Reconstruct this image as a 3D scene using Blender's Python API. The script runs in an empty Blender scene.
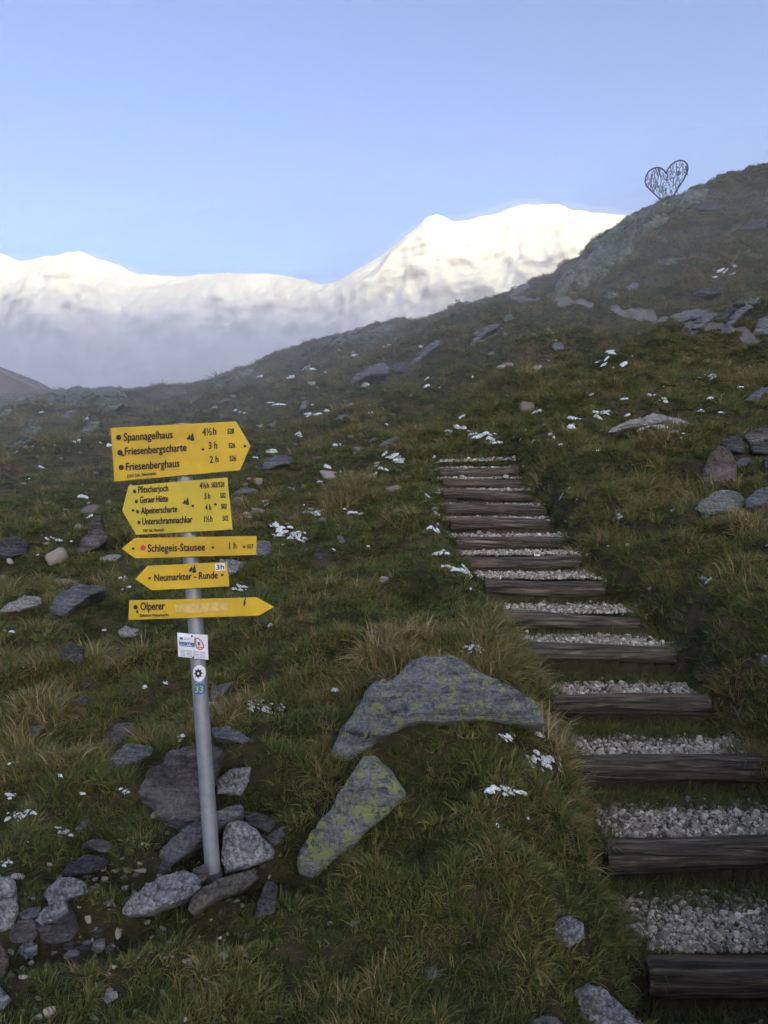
import bpy, bmesh, math, random
import numpy as np
from mathutils import Vector, Matrix

# ------------------------------------------------------------------ camera, sky, sun, exposure
scene = bpy.context.scene
H = 1.65                                   # eye height over the ground the photographer stands on
F = 827.0                                  # focal length in pixels of a 768 x 1024 frame
cam_d = bpy.data.cameras.new('camera')
cam = bpy.data.objects.new('camera', cam_d)
scene.collection.objects.link(cam)
cam_d.sensor_fit = 'VERTICAL'
cam_d.sensor_height = 24.0
cam_d.lens = F / 1024 * 24.0
cam_d.clip_start = 0.05
cam_d.clip_end = 20000
cam.location = (0, 0, H)
cam.rotation_euler = (math.radians(90), 0, 0)
scene.camera = cam

SUN_EL, SUN_AZ = 4.5, 160.0                # azimuth clockwise from +Y: behind the camera, to the right
el, az = math.radians(SUN_EL), math.radians(SUN_AZ)
SUNV = Vector((math.sin(az) * math.cos(el), math.cos(az) * math.cos(el), math.sin(el)))
world = bpy.data.worlds.new('World')
scene.world = world
world.use_nodes = True
wn, wl = world.node_tree.nodes, world.node_tree.links
sky = wn.new('ShaderNodeTexSky')
sky.sky_type = 'NISHITA'
sky.sun_disc = False
sky.sun_elevation = el
sky.sun_rotation = az
sky.altitude = 2400
sky.air_density = 0.26
sky.dust_density = 10.0
sky.ozone_density = 1.2
bg = wn['Background']
bg.inputs['Strength'].default_value = 0.15
wb = wn.new('ShaderNodeMix')                # camera white balance for open shade
wb.data_type = 'RGBA'; wb.blend_type = 'MULTIPLY'; wb.inputs[0].default_value = 1.0
wb.inputs[7].default_value = (1.03, 0.97, 0.90, 1)
wl.new(sky.outputs[0], wb.inputs[6])
wl.new(wb.outputs[2], bg.inputs[0])

sun_d = bpy.data.lights.new('sun', 'SUN')
sun_d.energy = 2.0
sun_d.angle = math.radians(0.5)
sun_d.color = (1.0, 0.79, 0.20)
sun = bpy.data.objects.new('sun', sun_d)
scene.collection.objects.link(sun)
sun.rotation_euler = SUNV.to_track_quat('Z', 'Y').to_euler()
sun.location = (0, -5, 30)

scene.view_settings.view_transform = 'Standard'
scene.view_settings.look = 'None'
scene.view_settings.gamma = 1
scene.view_settings.use_curve_mapping = False
scene.view_settings.exposure = 2.75
cy = scene.cycles
cy.use_denoising = True
cy.denoiser = 'OPENIMAGEDENOISE'
cy.max_bounces = 10
cy.diffuse_bounces = 4
cy.glossy_bounces = 2
cy.transmission_bounces = 2
cy.volume_bounces = 8
cy.transparent_max_bounces = 8
cy.use_adaptive_sampling = True
cy.adaptive_threshold = 0.01

rng = np.random.default_rng(7)
random.seed(7)
COL = scene.collection


# ------------------------------------------------------------------ helpers
def tag(o, label=None, cat=None, group=None, kind=None):
    if label: o['label'] = label
    if cat: o['category'] = cat
    if group: o['group'] = group
    if kind: o['kind'] = kind
    return o


def link(o, parent=None):
    COL.objects.link(o)
    if parent is not None:
        o.parent = parent
    return o


def mesh_obj(name, verts, faces, mat=None, parent=None, smooth=True, sharp=None):
    me = bpy.data.meshes.new(name)
    me.from_pydata([tuple(map(float, v)) for v in verts], [], [tuple(map(int, f)) for f in faces])
    me.validate()
    if smooth:
        me.polygons.foreach_set('use_smooth', [True] * len(me.polygons))
        if sharp:
            me.set_sharp_from_angle(angle=math.radians(sharp))
    o = bpy.data.objects.new(name, me)
    if mat: me.materials.append(mat)
    return link(o, parent)


def grid_mesh(name, V, nu, nv, mat, wrap=False):
    """V: (nv, nu, 3) array -> quad grid"""
    me = bpy.data.meshes.new(name)
    me.vertices.add(nu * nv)
    me.vertices.foreach_set('co', V.reshape(-1).astype(np.float32))
    iu = np.arange(nu if wrap else nu - 1)
    jv = np.arange(nv - 1)
    A, B = np.meshgrid(iu, jv)
    A2 = (A + 1) % nu
    q = np.stack([B * nu + A, B * nu + A2, (B + 1) * nu + A2, (B + 1) * nu + A], -1).reshape(-1, 4)
    n = len(q)
    me.loops.add(n * 4)
    me.loops.foreach_set('vertex_index', q.reshape(-1).astype(np.int32))
    me.polygons.add(n)
    me.polygons.foreach_set('loop_start', np.arange(0, n * 4, 4, dtype=np.int32))
    me.polygons.foreach_set('use_smooth', np.ones(n, bool))
    me.update(calc_edges=True)
    me.validate()
    me.materials.append(mat)
    o = bpy.data.objects.new(name, me)
    return link(o)


_perm = np.random.default_rng(3).permutation(256)
_perm = np.concatenate([_perm, _perm, _perm])
_g2 = np.array([[math.cos(a), math.sin(a)] for a in np.linspace(0, 2 * math.pi, 16, endpoint=False)])


def perlin(x, y):
    xi, yi = np.floor(x).astype(int), np.floor(y).astype(int)
    xf, yf = x - xi, y - yi
    u, v = xf * xf * xf * (xf * (xf * 6 - 15) + 10), yf * yf * yf * (yf * (yf * 6 - 15) + 10)
    def g(ix, iy, fx, fy):
        h = _perm[(_perm[ix & 255] + (iy & 255))] & 15
        return _g2[h, 0] * fx + _g2[h, 1] * fy
    a, b = g(xi, yi, xf, yf), g(xi + 1, yi, xf - 1, yf)
    c, d = g(xi, yi + 1, xf, yf - 1), g(xi + 1, yi + 1, xf - 1, yf - 1)
    return (a + (b - a) * u) * (1 - v) + (c + (d - c) * u) * v


def fbm(x, y, o=4, gain=0.5):
    t, a = 0, 1.0
    for i in range(o):
        t = t + a * perlin(x * 2 ** i + 17.3 * i, y * 2 ** i + 5.1 * i)
        a *= gain
    return t


def ridged(x, y, o=5, gain=0.5):
    t, a = 0, 1.0
    for i in range(o):
        t = t + a * (1 - 2 * np.abs(perlin(x * 2 ** i + 31.7 * i, y * 2 ** i + 11.9 * i)))
        a *= gain
    return t


def sstep(a, b, x):
    t = np.clip((x - a) / (b - a), 0, 1)
    return t * t * (3 - 2 * t)


def P(px, py, d):
    return np.array([(px - 384) / F * d, d, H + (512 - py) / F * d])


# ------------------------------------------------------------------ materials
def mat(name):
    m = bpy.data.materials.new(name)
    m.use_nodes = True
    return m, m.node_tree.nodes, m.node_tree.links, m.node_tree.nodes['Principled BSDF']


def n_noise(N, L, vec, scale, detail=4, rough=0.55, dist=0.0):
    n = N.new('ShaderNodeTexNoise')
    n.inputs['Scale'].default_value = scale
    n.inputs['Detail'].default_value = detail
    n.inputs['Roughness'].default_value = rough
    n.inputs['Distortion'].default_value = dist
    if vec is not None: L.new(vec, n.inputs['Vector'])
    return n.outputs['Fac']


def n_ramp(N, L, fac, stops, interp='LINEAR'):
    r = N.new('ShaderNodeValToRGB')
    r.color_ramp.interpolation = interp
    e = r.color_ramp.elements
    while len(e) < len(stops): e.new(0.5)
    for k, (p, c) in enumerate(stops):
        e[k].position = p
        e[k].color = (*c, 1) if len(c) == 3 else c
    L.new(fac, r.inputs[0])
    return r.outputs[0]


def n_mix(N, L, fac, a, b, mode='MIX'):
    m = N.new('ShaderNodeMix')
    m.data_type = 'RGBA'
    m.blend_type = mode
    for s, v in ((m.inputs[0], fac), (m.inputs[6], a), (m.inputs[7], b)):
        if isinstance(v, (int, float)): s.default_value = v
        elif isinstance(v, tuple): s.default_value = (*v, 1)
        else: L.new(v, s)
    return m.outputs[2]


def n_bump(N, L, b, height, strength, dist):
    bm = N.new('ShaderNodeBump')
    bm.inputs['Strength'].default_value = strength
    bm.inputs['Distance'].default_value = dist
    L.new(height, bm.inputs['Height'])
    L.new(bm.outputs[0], b.inputs['Normal'])


def n_coord(N, L, kind='Object', scale=(1, 1, 1), rot=(0, 0, 0)):
    t = N.new('ShaderNodeTexCoord')
    mp = N.new('ShaderNodeMapping')
    mp.inputs['Scale'].default_value = scale
    mp.inputs['Rotation'].default_value = rot
    L.new(t.outputs[kind], mp.inputs[0])
    return mp.outputs[0]


def rock_mat(name, c0, c1, c2, lichen=0.0, lichen_col=(0.46, 0.53, 0.20), speck=0.5, scale=1.0, band=0.0, rot=(0.3, 0.2, 0.9)):
    m, N, L, b = mat(name)
    v = n_coord(N, L)
    vb = n_coord(N, L, scale=(1, 1, 7), rot=rot) if band else v
    big = n_noise(N, L, vb, 3.0 * scale, 6, 0.62, 0.6)
    dk = tuple(0.45 * x for x in c0)
    col = n_ramp(N, L, big, [(0.30, dk), (0.38, c0), (0.5, c1), (0.66, c2)])
    ck = n_noise(N, L, vb, 2.3 * scale, 7, 0.6, 0.9)
    crack = n_ramp(N, L, ck, [(0.468, (1, 1, 1)), (0.482, (0.35, 0.33, 0.32)), (0.492, (1, 1, 1)), (0.60, (1, 1, 1)), (0.612, (0.5, 0.5, 0.5)), (0.622, (1, 1, 1))])
    col = n_mix(N, L, 1.0, col, crack, 'MULTIPLY')
    vo = N.new('ShaderNodeTexVoronoi')
    vo.inputs['Scale'].default_value = 95 * scale
    L.new(v, vo.inputs['Vector'])
    sp = n_noise(N, L, v, 60 * scale, 3, 0.7)
    spk = n_ramp(N, L, sp, [(0.40, (0.35, 0.35, 0.36)), (0.5, (1, 1, 1)), (0.60, (1.6, 1.6, 1.6))])
    col = n_mix(N, L, speck, col, n_mix(N, L, 1.0, col, spk, 'MULTIPLY'))
    if lichen > 0:
        wob = n_noise(N, L, v, 17 * scale, 8, 0.72)
        fine = n_noise(N, L, v, 42 * scale, 5, 0.7)
        add = N.new('ShaderNodeMath'); add.operation = 'MULTIPLY_ADD'
        L.new(fine, add.inputs[0]); add.inputs[1].default_value = 0.45
        L.new(wob, add.inputs[2])
        t = 0.90 - 0.115 * lichen
        msk = n_ramp(N, L, add.outputs[0], [(t, (0, 0, 0)), (t + 0.025, (1, 1, 1))])
        lc = n_mix(N, L, fine, lichen_col, tuple(0.6 * x for x in lichen_col))
        col = n_mix(N, L, msk, col, lc)
        # pale grey crust lichen
        w2 = n_noise(N, L, n_coord(N, L, rot=(1, 2, 0.4)), 9 * scale, 6, 0.7)
        m2 = n_ramp(N, L, w2, [(0.60, (0, 0, 0)), (0.64, (1, 1, 1))])
        mm = N.new('ShaderNodeMath'); mm.operation = 'MULTIPLY'; mm.inputs[1].default_value = 0.55
        L.new(m2, mm.inputs[0])
        col = n_mix(N, L, mm.outputs[0], col, (0.36, 0.40, 0.39))
    L.new(col, b.inputs['Base Color'])
    b.inputs['Roughness'].default_value = 0.72
    b.inputs['Specular IOR Level'].default_value = 0.35
    hgt = n_noise(N, L, vb, 9 * scale, 9, 0.68, 0.3)
    n_bump(N, L, b, hgt, 1.0, 0.09 / scale ** 0.5)
    return m


M_GRANITE = rock_mat('granite_rock', (0.16, 0.165, 0.18), (0.25, 0.26, 0.275), (0.36, 0.37, 0.385), 0.0, speck=0.75)
M_GREY = rock_mat('grey_slab_rock', (0.12, 0.128, 0.14), (0.20, 0.21, 0.23), (0.30, 0.31, 0.33), 0.0, band=1)
M_LICHEN = rock_mat('lichen_rock', (0.15, 0.165, 0.165), (0.25, 0.27, 0.265), (0.36, 0.38, 0.37), 1.45, band=1)
M_LICHEN_LITTLE = rock_mat('lichen_spotted_rock', (0.15, 0.16, 0.165), (0.25, 0.27, 0.27), (0.36, 0.385, 0.38), 1.05, band=1)
M_BROWN = rock_mat('brown_schist_rock', (0.075, 0.065, 0.065), (0.16, 0.145, 0.14), (0.27, 0.255, 0.25), 0.0, speck=0.35, band=1, rot=(0.5, 0.3, 0.2))
M_DARK = rock_mat('dark_schist_rock', (0.05, 0.05, 0.056), (0.10, 0.10, 0.11), (0.17, 0.17, 0.18), 0.0, band=1)
M_RED = rock_mat('reddish_rock', (0.09, 0.06, 0.052), (0.14, 0.105, 0.095), (0.21, 0.175, 0.16), 0.0)
M_GREEN = rock_mat('green_crusted_rock', (0.035, 0.044, 0.032), (0.075, 0.092, 0.066), (0.17, 0.195, 0.15), 1.0, lichen_col=(0.24, 0.31, 0.17), scale=0.35)
M_PALE = rock_mat('pale_slab_rock', (0.33, 0.315, 0.30), (0.45, 0.435, 0.42), (0.56, 0.545, 0.53), 0.0, band=1)

# soil and moss under the grass
M_SOIL, N, L, b = mat('alpine_soil')
v = n_coord(N, L)
a1 = n_noise(N, L, v, 0.6, 6, 0.6)
a2 = n_noise(N, L, v, 9, 6, 0.7)
col = n_ramp(N, L, a1, [(0.32, (0.040, 0.042, 0.018)), (0.5, (0.070, 0.060, 0.032)), (0.68, (0.11, 0.085, 0.05))])
col = n_mix(N, L, 0.6, col, n_mix(N, L, 1.0, col, n_ramp(N, L, a2, [(0.3, (0.4, 0.4, 0.4)), (0.7, (1.6, 1.5, 1.4))]), 'MULTIPLY'))
L.new(col, b.inputs['Base Color'])
b.inputs['Roughness'].default_value = 0.95
b.inputs['Specular IOR Level'].default_value = 0.1
n_bump(N, L, b, n_noise(N, L, v, 14, 8, 0.7), 1.0, 0.06)

# grass: hue from the tuft (instancer) and from the blade
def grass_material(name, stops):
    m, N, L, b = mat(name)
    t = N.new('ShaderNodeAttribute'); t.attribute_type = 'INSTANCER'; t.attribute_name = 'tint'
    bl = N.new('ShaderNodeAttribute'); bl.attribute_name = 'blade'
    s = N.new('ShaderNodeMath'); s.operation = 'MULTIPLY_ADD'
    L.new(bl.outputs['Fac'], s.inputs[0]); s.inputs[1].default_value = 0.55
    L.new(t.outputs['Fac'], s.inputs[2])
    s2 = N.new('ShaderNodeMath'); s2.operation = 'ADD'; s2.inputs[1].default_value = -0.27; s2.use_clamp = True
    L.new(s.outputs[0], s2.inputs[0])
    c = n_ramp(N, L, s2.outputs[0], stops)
    L.new(c, b.inputs['Base Color'])
    b.inputs['Roughness'].default_value = 0.55
    b.inputs['Specular IOR Level'].default_value = 0.3
    tr = N.new('ShaderNodeBsdfTranslucent')
    L.new(c, tr.inputs[0])
    mx_ = N.new('ShaderNodeMixShader'); mx_.inputs[0].default_value = 0.4
    L.new(b.outputs[0], mx_.inputs[1]); L.new(tr.outputs[0], mx_.inputs[2])
    L.new(mx_.outputs[0], N['Material Output'].inputs['Surface'])
    return m

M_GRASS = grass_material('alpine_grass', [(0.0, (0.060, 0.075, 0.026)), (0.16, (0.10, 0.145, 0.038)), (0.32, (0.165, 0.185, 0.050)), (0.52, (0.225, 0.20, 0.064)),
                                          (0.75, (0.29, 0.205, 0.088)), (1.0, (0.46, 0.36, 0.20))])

M_SNOW, N, L, b = mat('old_snow')
L.new(n_ramp(N, L, n_noise(N, L, n_coord(N, L), 30, 5), [(0.3, (0.48, 0.53, 0.57)), (0.7, (0.70, 0.75, 0.79))]), b.inputs['Base Color'])
b.inputs['Roughness'].default_value = 0.7
n_bump(N, L, b, n_noise(N, L, n_coord(N, L), 60, 5), 0.6, 0.01)

M_PEBBLE, N, L, b = mat('crushed_stone')
t = N.new('ShaderNodeAttribute'); t.attribute_type = 'INSTANCER'; t.attribute_name = 'tint'
L.new(n_ramp(N, L, t.outputs['Fac'], [(0.0, (0.06, 0.05, 0.04)), (0.35, (0.23, 0.20, 0.16)), (0.75, (0.46, 0.405, 0.33)), (1.0, (0.68, 0.62, 0.53))]), b.inputs['Base Color'])
b.inputs['Roughness'].default_value = 0.8

M_LOG, N, L, b = mat('weathered_log_wood')
v = n_coord(N, L, scale=(1.6, 26, 26))
oi = N.new('ShaderNodeObjectInfo')
va = N.new('ShaderNodeVectorMath'); va.operation = 'ADD'
rv = N.new('ShaderNodeVectorMath'); rv.operation = 'SCALE'; rv.inputs[0].default_value = (31, 17, 23)
L.new(oi.outputs['Random'], rv.inputs['Scale']); L.new(v, va.inputs[0]); L.new(rv.outputs[0], va.inputs[1])
g1 = n_noise(N, L, va.outputs[0], 1.6, 8, 0.65, 0.8)
g2 = n_noise(N, L, va.outputs[0], 0.5, 4, 0.6, 0.3)
c = n_ramp(N, L, g1, [(0.38, (0.014, 0.011, 0.008)), (0.46, (0.055, 0.042, 0.030)), (0.55, (0.115, 0.088, 0.064)), (0.66, (0.25, 0.20, 0.145))])
c = n_mix(N, L, n_ramp(N, L, g2, [(0.58, (0, 0, 0)), (0.72, (0.6, 0.6, 0.6))]), c, (0.24, 0.15, 0.075))
L.new(c, b.inputs['Base Color'])
b.inputs['Roughness'].default_value = 0.75
n_bump(N, L, b, g1, 1.0, 0.035)


def simple(name, col, rough=0.5, metal=0.0, spec=0.4, vary=0.12, scale=12):
    m, N, L, b = mat(name)
    f = n_noise(N, L, n_coord(N, L), scale, 6, 0.65)
    L.new(n_ramp(N, L, f, [(0.3, tuple(x * (1 - vary) for x in col)), (0.7, tuple(min(1, x * (1 + vary)) for x in col))]), b.inputs['Base Color'])
    b.inputs['Roughness'].default_value = rough
    b.inputs['Metallic'].default_value = metal
    b.inputs['Specular IOR Level'].default_value = spec
    return m


M_YELLOW = simple('yellow_sign_paint', (0.56, 0.365, 0.012), 0.45, vary=0.2, scale=5)
M_LEMON = simple('lemon_sign_paint', (0.52, 0.40, 0.028), 0.5, vary=0.18, scale=6)
M_BLACK = simple('black_lettering', (0.012, 0.012, 0.014), 0.5)
M_WHITE = simple('white_plate', (0.72, 0.74, 0.78), 0.4)
M_BLUE = simple('blue_print', (0.02, 0.10, 0.30), 0.5)
M_SKYB = simple('blue_sticker', (0.02, 0.17, 0.36), 0.45)
M_REDP = simple('red_print', (0.5, 0.05, 0.04), 0.5)
M_GREENP = simple('green_print', (0.10, 0.30, 0.10), 0.5)
M_GREYP = simple('grey_print', (0.30, 0.31, 0.34), 0.6)
M_FADED = simple('faded_patch', (0.58, 0.40, 0.12), 0.6, scale=40, vary=0.25)
M_GALV = simple('galvanised_steel', (0.27, 0.285, 0.305), 0.55, 0.5, 0.5, 0.18, 25)
M_STEEL = simple('bright_steel', (0.55, 0.56, 0.58), 0.3, 0.9)
M_RUST = simple('dark_iron', (0.045, 0.042, 0.048), 0.7, 0.2)
M_ROOF = simple('brown_roof_boards', (0.06, 0.026, 0.014), 0.8)
M_VERGE = simple('grey_verge_board', (0.19, 0.135, 0.105), 0.8)
M_HUTWALL = simple('hut_wall_boards', (0.10, 0.045, 0.03), 0.85)
M_GLASS = simple('dark_window_glass', (0.03, 0.035, 0.045), 0.1)
M_DIRT = simple('worn_path_dirt', (0.13, 0.125, 0.125), 0.9, vary=0.45, scale=3)

# ------------------------------------------------------------------ the hillside as a height function
LOGS = [  # left px, right px, top row, bottom row, distance
    (645, 850, 955, 996, 3.35), (605, 806, 838, 872, 4.0), (570, 764, 757, 786, 4.65), (551, 710, 697, 719, 5.3),
    (527, 675, 646, 664, 5.95), (497, 640, 613, 629, 6.55), (485, 604, 579, 590, 7.2), (464, 580, 555, 567, 7.8),
    (456, 563, 537, 548, 8.4), (450, 550, 519, 530, 9.0), (444, 546, 505, 514, 9.6), (443, 531, 490, 500, 10.2),
    (443, 528, 478, 487, 10.75), (440, 519, 467, 476, 11.3)]
LC = np.array([((l + r) / 2 - 384) / F * d for l, r, t, bt, d in LOGS])
LY = np.array([g[4] for g in LOGS])
LZ = np.array([H + (512 - g[2]) / F * g[4] for g in LOGS])
LW = np.array([(g[1] - g[0]) / F * g[4] for g in LOGS])

SKY = [(-420, 440, 55), (-200, 412, 54), (-60, 402, 53), (0, 397, 52), (40, 395, 52), (70, 391, 52), (100, 389, 52), (150, 391, 52), (200, 385, 52), (240, 372, 52),
       (270, 358, 51), (320, 342, 50), (350, 333, 49), (400, 322, 47), (425, 320, 45), (445, 312, 41), (470, 304, 39), (500, 298, 40),
       (530, 284, 42), (560, 268, 45), (580, 257, 46), (592, 243, 47), (620, 226, 48), (645, 210, 49), (670, 199, 50),
       (700, 185, 51), (730, 175, 52), (768, 164, 53), (850, 138, 56), (1000, 95, 62), (1300, 30, 75)]
CTRL = [
    (-420, 1150, 2.4), (-420, 700, 6), (-420, 540, 16), (-200, 1100, 2.5), (-200, 760, 5.2), (-200, 560, 12), (-200, 470, 26),
    (0, 1024, 2.62), (0, 930, 3.0), (0, 850, 3.55), (0, 750, 4.6), (0, 650, 6.4), (0, 550, 10.5), (0, 480, 17), (0, 430, 28),
    (100, 1024, 2.62), (100, 940, 3.0), (100, 860, 3.45), (100, 760, 4.4), (100, 650, 6.3), (100, 550, 10.5), (100, 470, 18), (100, 420, 30),
    (213, 1024, 2.62), (213, 940, 2.98), (213, 872, 3.32), (213, 780, 4.0), (213, 700, 5.0), (200, 600, 7.4), (200, 500, 13), (200, 420, 28),
    (300, 1024, 2.62), (300, 870, 3.4), (300, 760, 4.1), (300, 650, 5.6), (300, 560, 8.2), (300, 480, 13), (300, 420, 21), (300, 370, 36),
    (400, 1024, 2.6), (400, 880, 3.25), (400, 780, 3.75), (400, 700, 4.5), (400, 640, 5.5), (400, 560, 7.9), (400, 470, 12.2), (400, 400, 20), (400, 350, 33),
    (480, 1024, 2.6), (480, 900, 3.1), (480, 790, 3.65), (500, 720, 4.4), (470, 640, 5.7),
    (545, 1024, 2.62), (545, 930, 3.05), (550, 840, 3.6), (540, 760, 4.2), 
    (600, 1024, 2.8), (480, 430, 13.7), (480, 380, 20), (480, 340, 28), (430, 530, 8.7),
    (560, 430, 12.5), (560, 380, 19), (560, 330, 29), (560, 300, 36), (580, 480, 10), (600, 540, 8.3),
    (640, 600, 6.9), (660, 500, 9), (660, 430, 12), (660, 380, 18), (660, 330, 27), (660, 280, 36), (660, 240, 43),
    (710, 650, 5.7), (740, 560, 6.9), (740, 480, 9), (740, 430, 11.2), (740, 380, 17), (740, 330, 26), (740, 260, 38), (740, 210, 46),
    (768, 700, 5.1), (800, 780, 4.5), (860, 640, 5.0), (860, 480, 8), (860, 340, 20), (860, 220, 40),
    (1000, 700, 4.0), (1000, 450, 8), (1000, 250, 30), (1300, 600, 4), (1300, 300, 14), (1300, 140, 45)]
pts = []
for px, py, d in CTRL + SKY:
    p = P(px, py, d)
    pts.append((math.atan2(p[0], p[1]), math.hypot(p[0], p[1]), p[2] - H))
for c_, y_, z_ in zip(LC, LY, LZ):
    pts.append((math.atan2(c_, y_), math.hypot(c_, y_), z_ - 0.04 - H))
for th in (-60, -30, -15, 0, 15, 30, 60):
    pts.append((math.radians(th), 1.2, -1.66)); pts.append((math.radians(th), 0.5, -1.66))
pts = np.array(pts)
KA = 2.6
QX, QY, QS = pts[:, 0] * KA, np.log(pts[:, 1]), pts[:, 2] / pts[:, 1]


def _phi(r2):
    return 0.5 * r2 * np.log(r2 + 1e-12)


def tps_fit(X, Y, S, lam=2e-3):
    n = len(X)
    K = _phi((X[:, None] - X) ** 2 + (Y[:, None] - Y) ** 2) + lam * np.eye(n)
    Pm = np.stack([np.ones(n), X, Y], 1)
    A = np.block([[K, Pm], [Pm.T, np.zeros((3, 3))]])
    return np.linalg.solve(A, np.concatenate([S, np.zeros(3)]))


TW = tps_fit(QX, QY, QS)


def tps(a, l):
    out = np.empty(len(a))
    for i in range(0, len(a), 20000):
        x, y = a[i:i + 20000], l[i:i + 20000]
        K = _phi((x[:, None] - QX) ** 2 + (y[:, None] - QY) ** 2)
        out[i:i + 20000] = K @ TW[:-3] + TW[-3] + TW[-2] * x + TW[-1] * y
    return out


_sk = np.array([P(*s) for s in SKY])
_ska, _skr = np.arctan2(_sk[:, 0], _sk[:, 1]), np.hypot(_sk[:, 0], _sk[:, 1])


def path_frame(x, y):
    """index along the stairs (float), sideways distance / half width"""
    yy = np.clip(y, LY[0] - 0.6, LY[-1] + 0.5)
    i = np.interp(yy, LY, np.arange(len(LY)))
    c = np.interp(yy, LY, LC)
    w = np.interp(yy, LY, LW) / 2
    return i, (x - c), w


# trail across the upper slope, (px, row, distance)
TRAIL = [(430, 292, 40), (520, 300, 34), (560, 302, 33), (592, 306, 31), (620, 312, 29.5), (650, 319, 28.5), (690, 327, 27.5), (740, 335, 26.5), (800, 345, 25.5)]


def height(x, y, detail=True):
    x, y = np.asarray(x, float).ravel(), np.asarray(y, float).ravel()
    r = np.hypot(x, y) + 1e-6
    th = np.arctan2(x, y)
    rc = np.interp(th, _ska, _skr)
    rr = np.clip(np.minimum(r, rc), 0.5, None)
    tc = np.clip(th, -0.75, 0.80)
    z = tps(tc * KA, np.log(rr)) * np.minimum(r, rc)
    z = np.where(r < 0.5, -1.66, z)
    plane = -1.66 + 0.30 * np.clip(x, -60, 150) + 0.20 * np.clip(y, -80, 60)
    k = sstep(0.55, 1.05, np.abs(th)) * sstep(0.8, 3.0, r)
    z = z * (1 - k) + plane * k
    over = np.maximum(r - rc, 0)
    fall = sstep(0.62, 0.95, th)            # to the right the flank keeps climbing
    z = z - (1 - fall) * (0.55 * over * sstep(0, 9, over)) 
    z = np.maximum(z, -230 + 0.02 * np.minimum(r, 2000))
    if detail:
        big = sstep(9, 24, r) * (1 - sstep(120, 300, r))
        edge = 1 - 0.55 * sstep(0.78, 1.0, r / rc)
        z = z + big * edge * (0.55 * fbm(x / 7.0, y / 5.0 + 9, 3) + 0.66 * fbm(x / 2.6 + 3, y / 1.5, 3) + 0.16 * np.maximum(0, ridged(x / 1.7, y / 0.9 + 4, 3)))
        mid = sstep(2.0, 4.0, r) * (1 - sstep(70, 120, r))
        ter = fbm((x + 0.4 * y) / 1.5 + 40, (y - 0.15 * x) / 0.75, 3)      # tussock terraces along the slope
        tus = 0.5 - np.abs(perlin(x / 0.52 + 3, y / 0.40 + 8))
        d2 = mid * ((0.17 + 0.13 * sstep(6, 14, r)) * ter + 0.31 * (tus - 0.3)) + 0.02 * fbm(x / 0.2, y / 0.2, 2) * sstep(1, 2, r) * (1 - sstep(15, 30, r))
        z = z - 0.11 * np.exp(-((x + 0.72) ** 2 + (y - 3.36) ** 2) / 0.16)      # hollow dug for the post
        # stairs
        i, s, w = path_frame(x, y)
        fi = np.clip(np.floor(i + 1e-9).astype(int), 0, len(LY) - 1)
        tread = LZ[fi] - H - 0.05 + (i - fi) * 0.03
        tread = np.where(y < LY[0], LZ[0] - H - 0.24 + (LY[0] - y) * -0.10, tread)
        tread = np.where(y > LY[-1] + 0.3, LZ[-1] - H - 0.03 + (y - LY[-1]) * 0.28, tread)
        wob = 0.10 * perlin(x * 1.7 + 5, y * 1.9)
        inside = 1 - sstep(w - 0.02, w + 0.26, np.abs(s + wob))
        inside *= sstep(LY[0] - 1.2, LY[0] - 0.45, y) * (1 - sstep(LY[-1] + 0.1, LY[-1] + 1.2, y))
        z = z + d2 * (1 - inside)
        bank = (sstep(w, w + 0.3, s) * (1 - sstep(w + 0.6, w + 1.6, s)) * 0.16 + sstep(w, w + 0.25, -s) * (1 - sstep(w + 0.3, w + 0.9, -s)) * 0.06)
        bank *= sstep(LY[0] - 0.9, LY[0], y) * (1 - sstep(LY[-1], LY[-1] + 2, y))
        z = z + bank
        z = z * (1 - inside) + tread * inside
    return z + H


def ground_at(px, py, dmin=1.5, dmax=75):
    """first hit of the sight line through a pixel with the hillside"""
    d = np.exp(np.linspace(math.log(dmin), math.log(dmax), 900))
    p = np.stack([(px - 384) / F * d, d, H + (512 - py) / F * d], 1)
    below = p[:, 2] <= height(p[:, 0], p[:, 1])
    if not below.any():
        return P(px, py, float(np.interp((px - 384) / F, _sk[:, 0] / _sk[:, 1], _sk[:, 1])))
    k = int(np.argmax(below))
    return p[k]


th = np.concatenate([np.radians(np.linspace(-180, -36, 60, endpoint=False)), np.radians(np.linspace(-36, 36, 620, endpoint=False)),
                     np.radians(np.linspace(36, 180, 60, endpoint=False))])
rad = np.concatenate([np.exp(np.linspace(math.log(0.12), math.log(1.5), 40, endpoint=False)), np.exp(np.linspace(math.log(1.5), math.log(62), 620, endpoint=False)),
                      np.exp(np.linspace(math.log(62), math.log(3000), 60))])
TH, RA = np.meshgrid(th, rad)
X, Y = RA * np.sin(TH), RA * np.cos(TH)
Z = height(X, Y).reshape(X.shape)
V = np.stack([X, Y, Z], -1)
V[0, :, 2] = V[0, :, 2].mean(); V[0, :, :2] = 0
ground = grid_mesh('ground', V[:, ::-1], len(th), len(rad), M_SOIL, wrap=True)
tag(ground, kind='structure')

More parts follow.
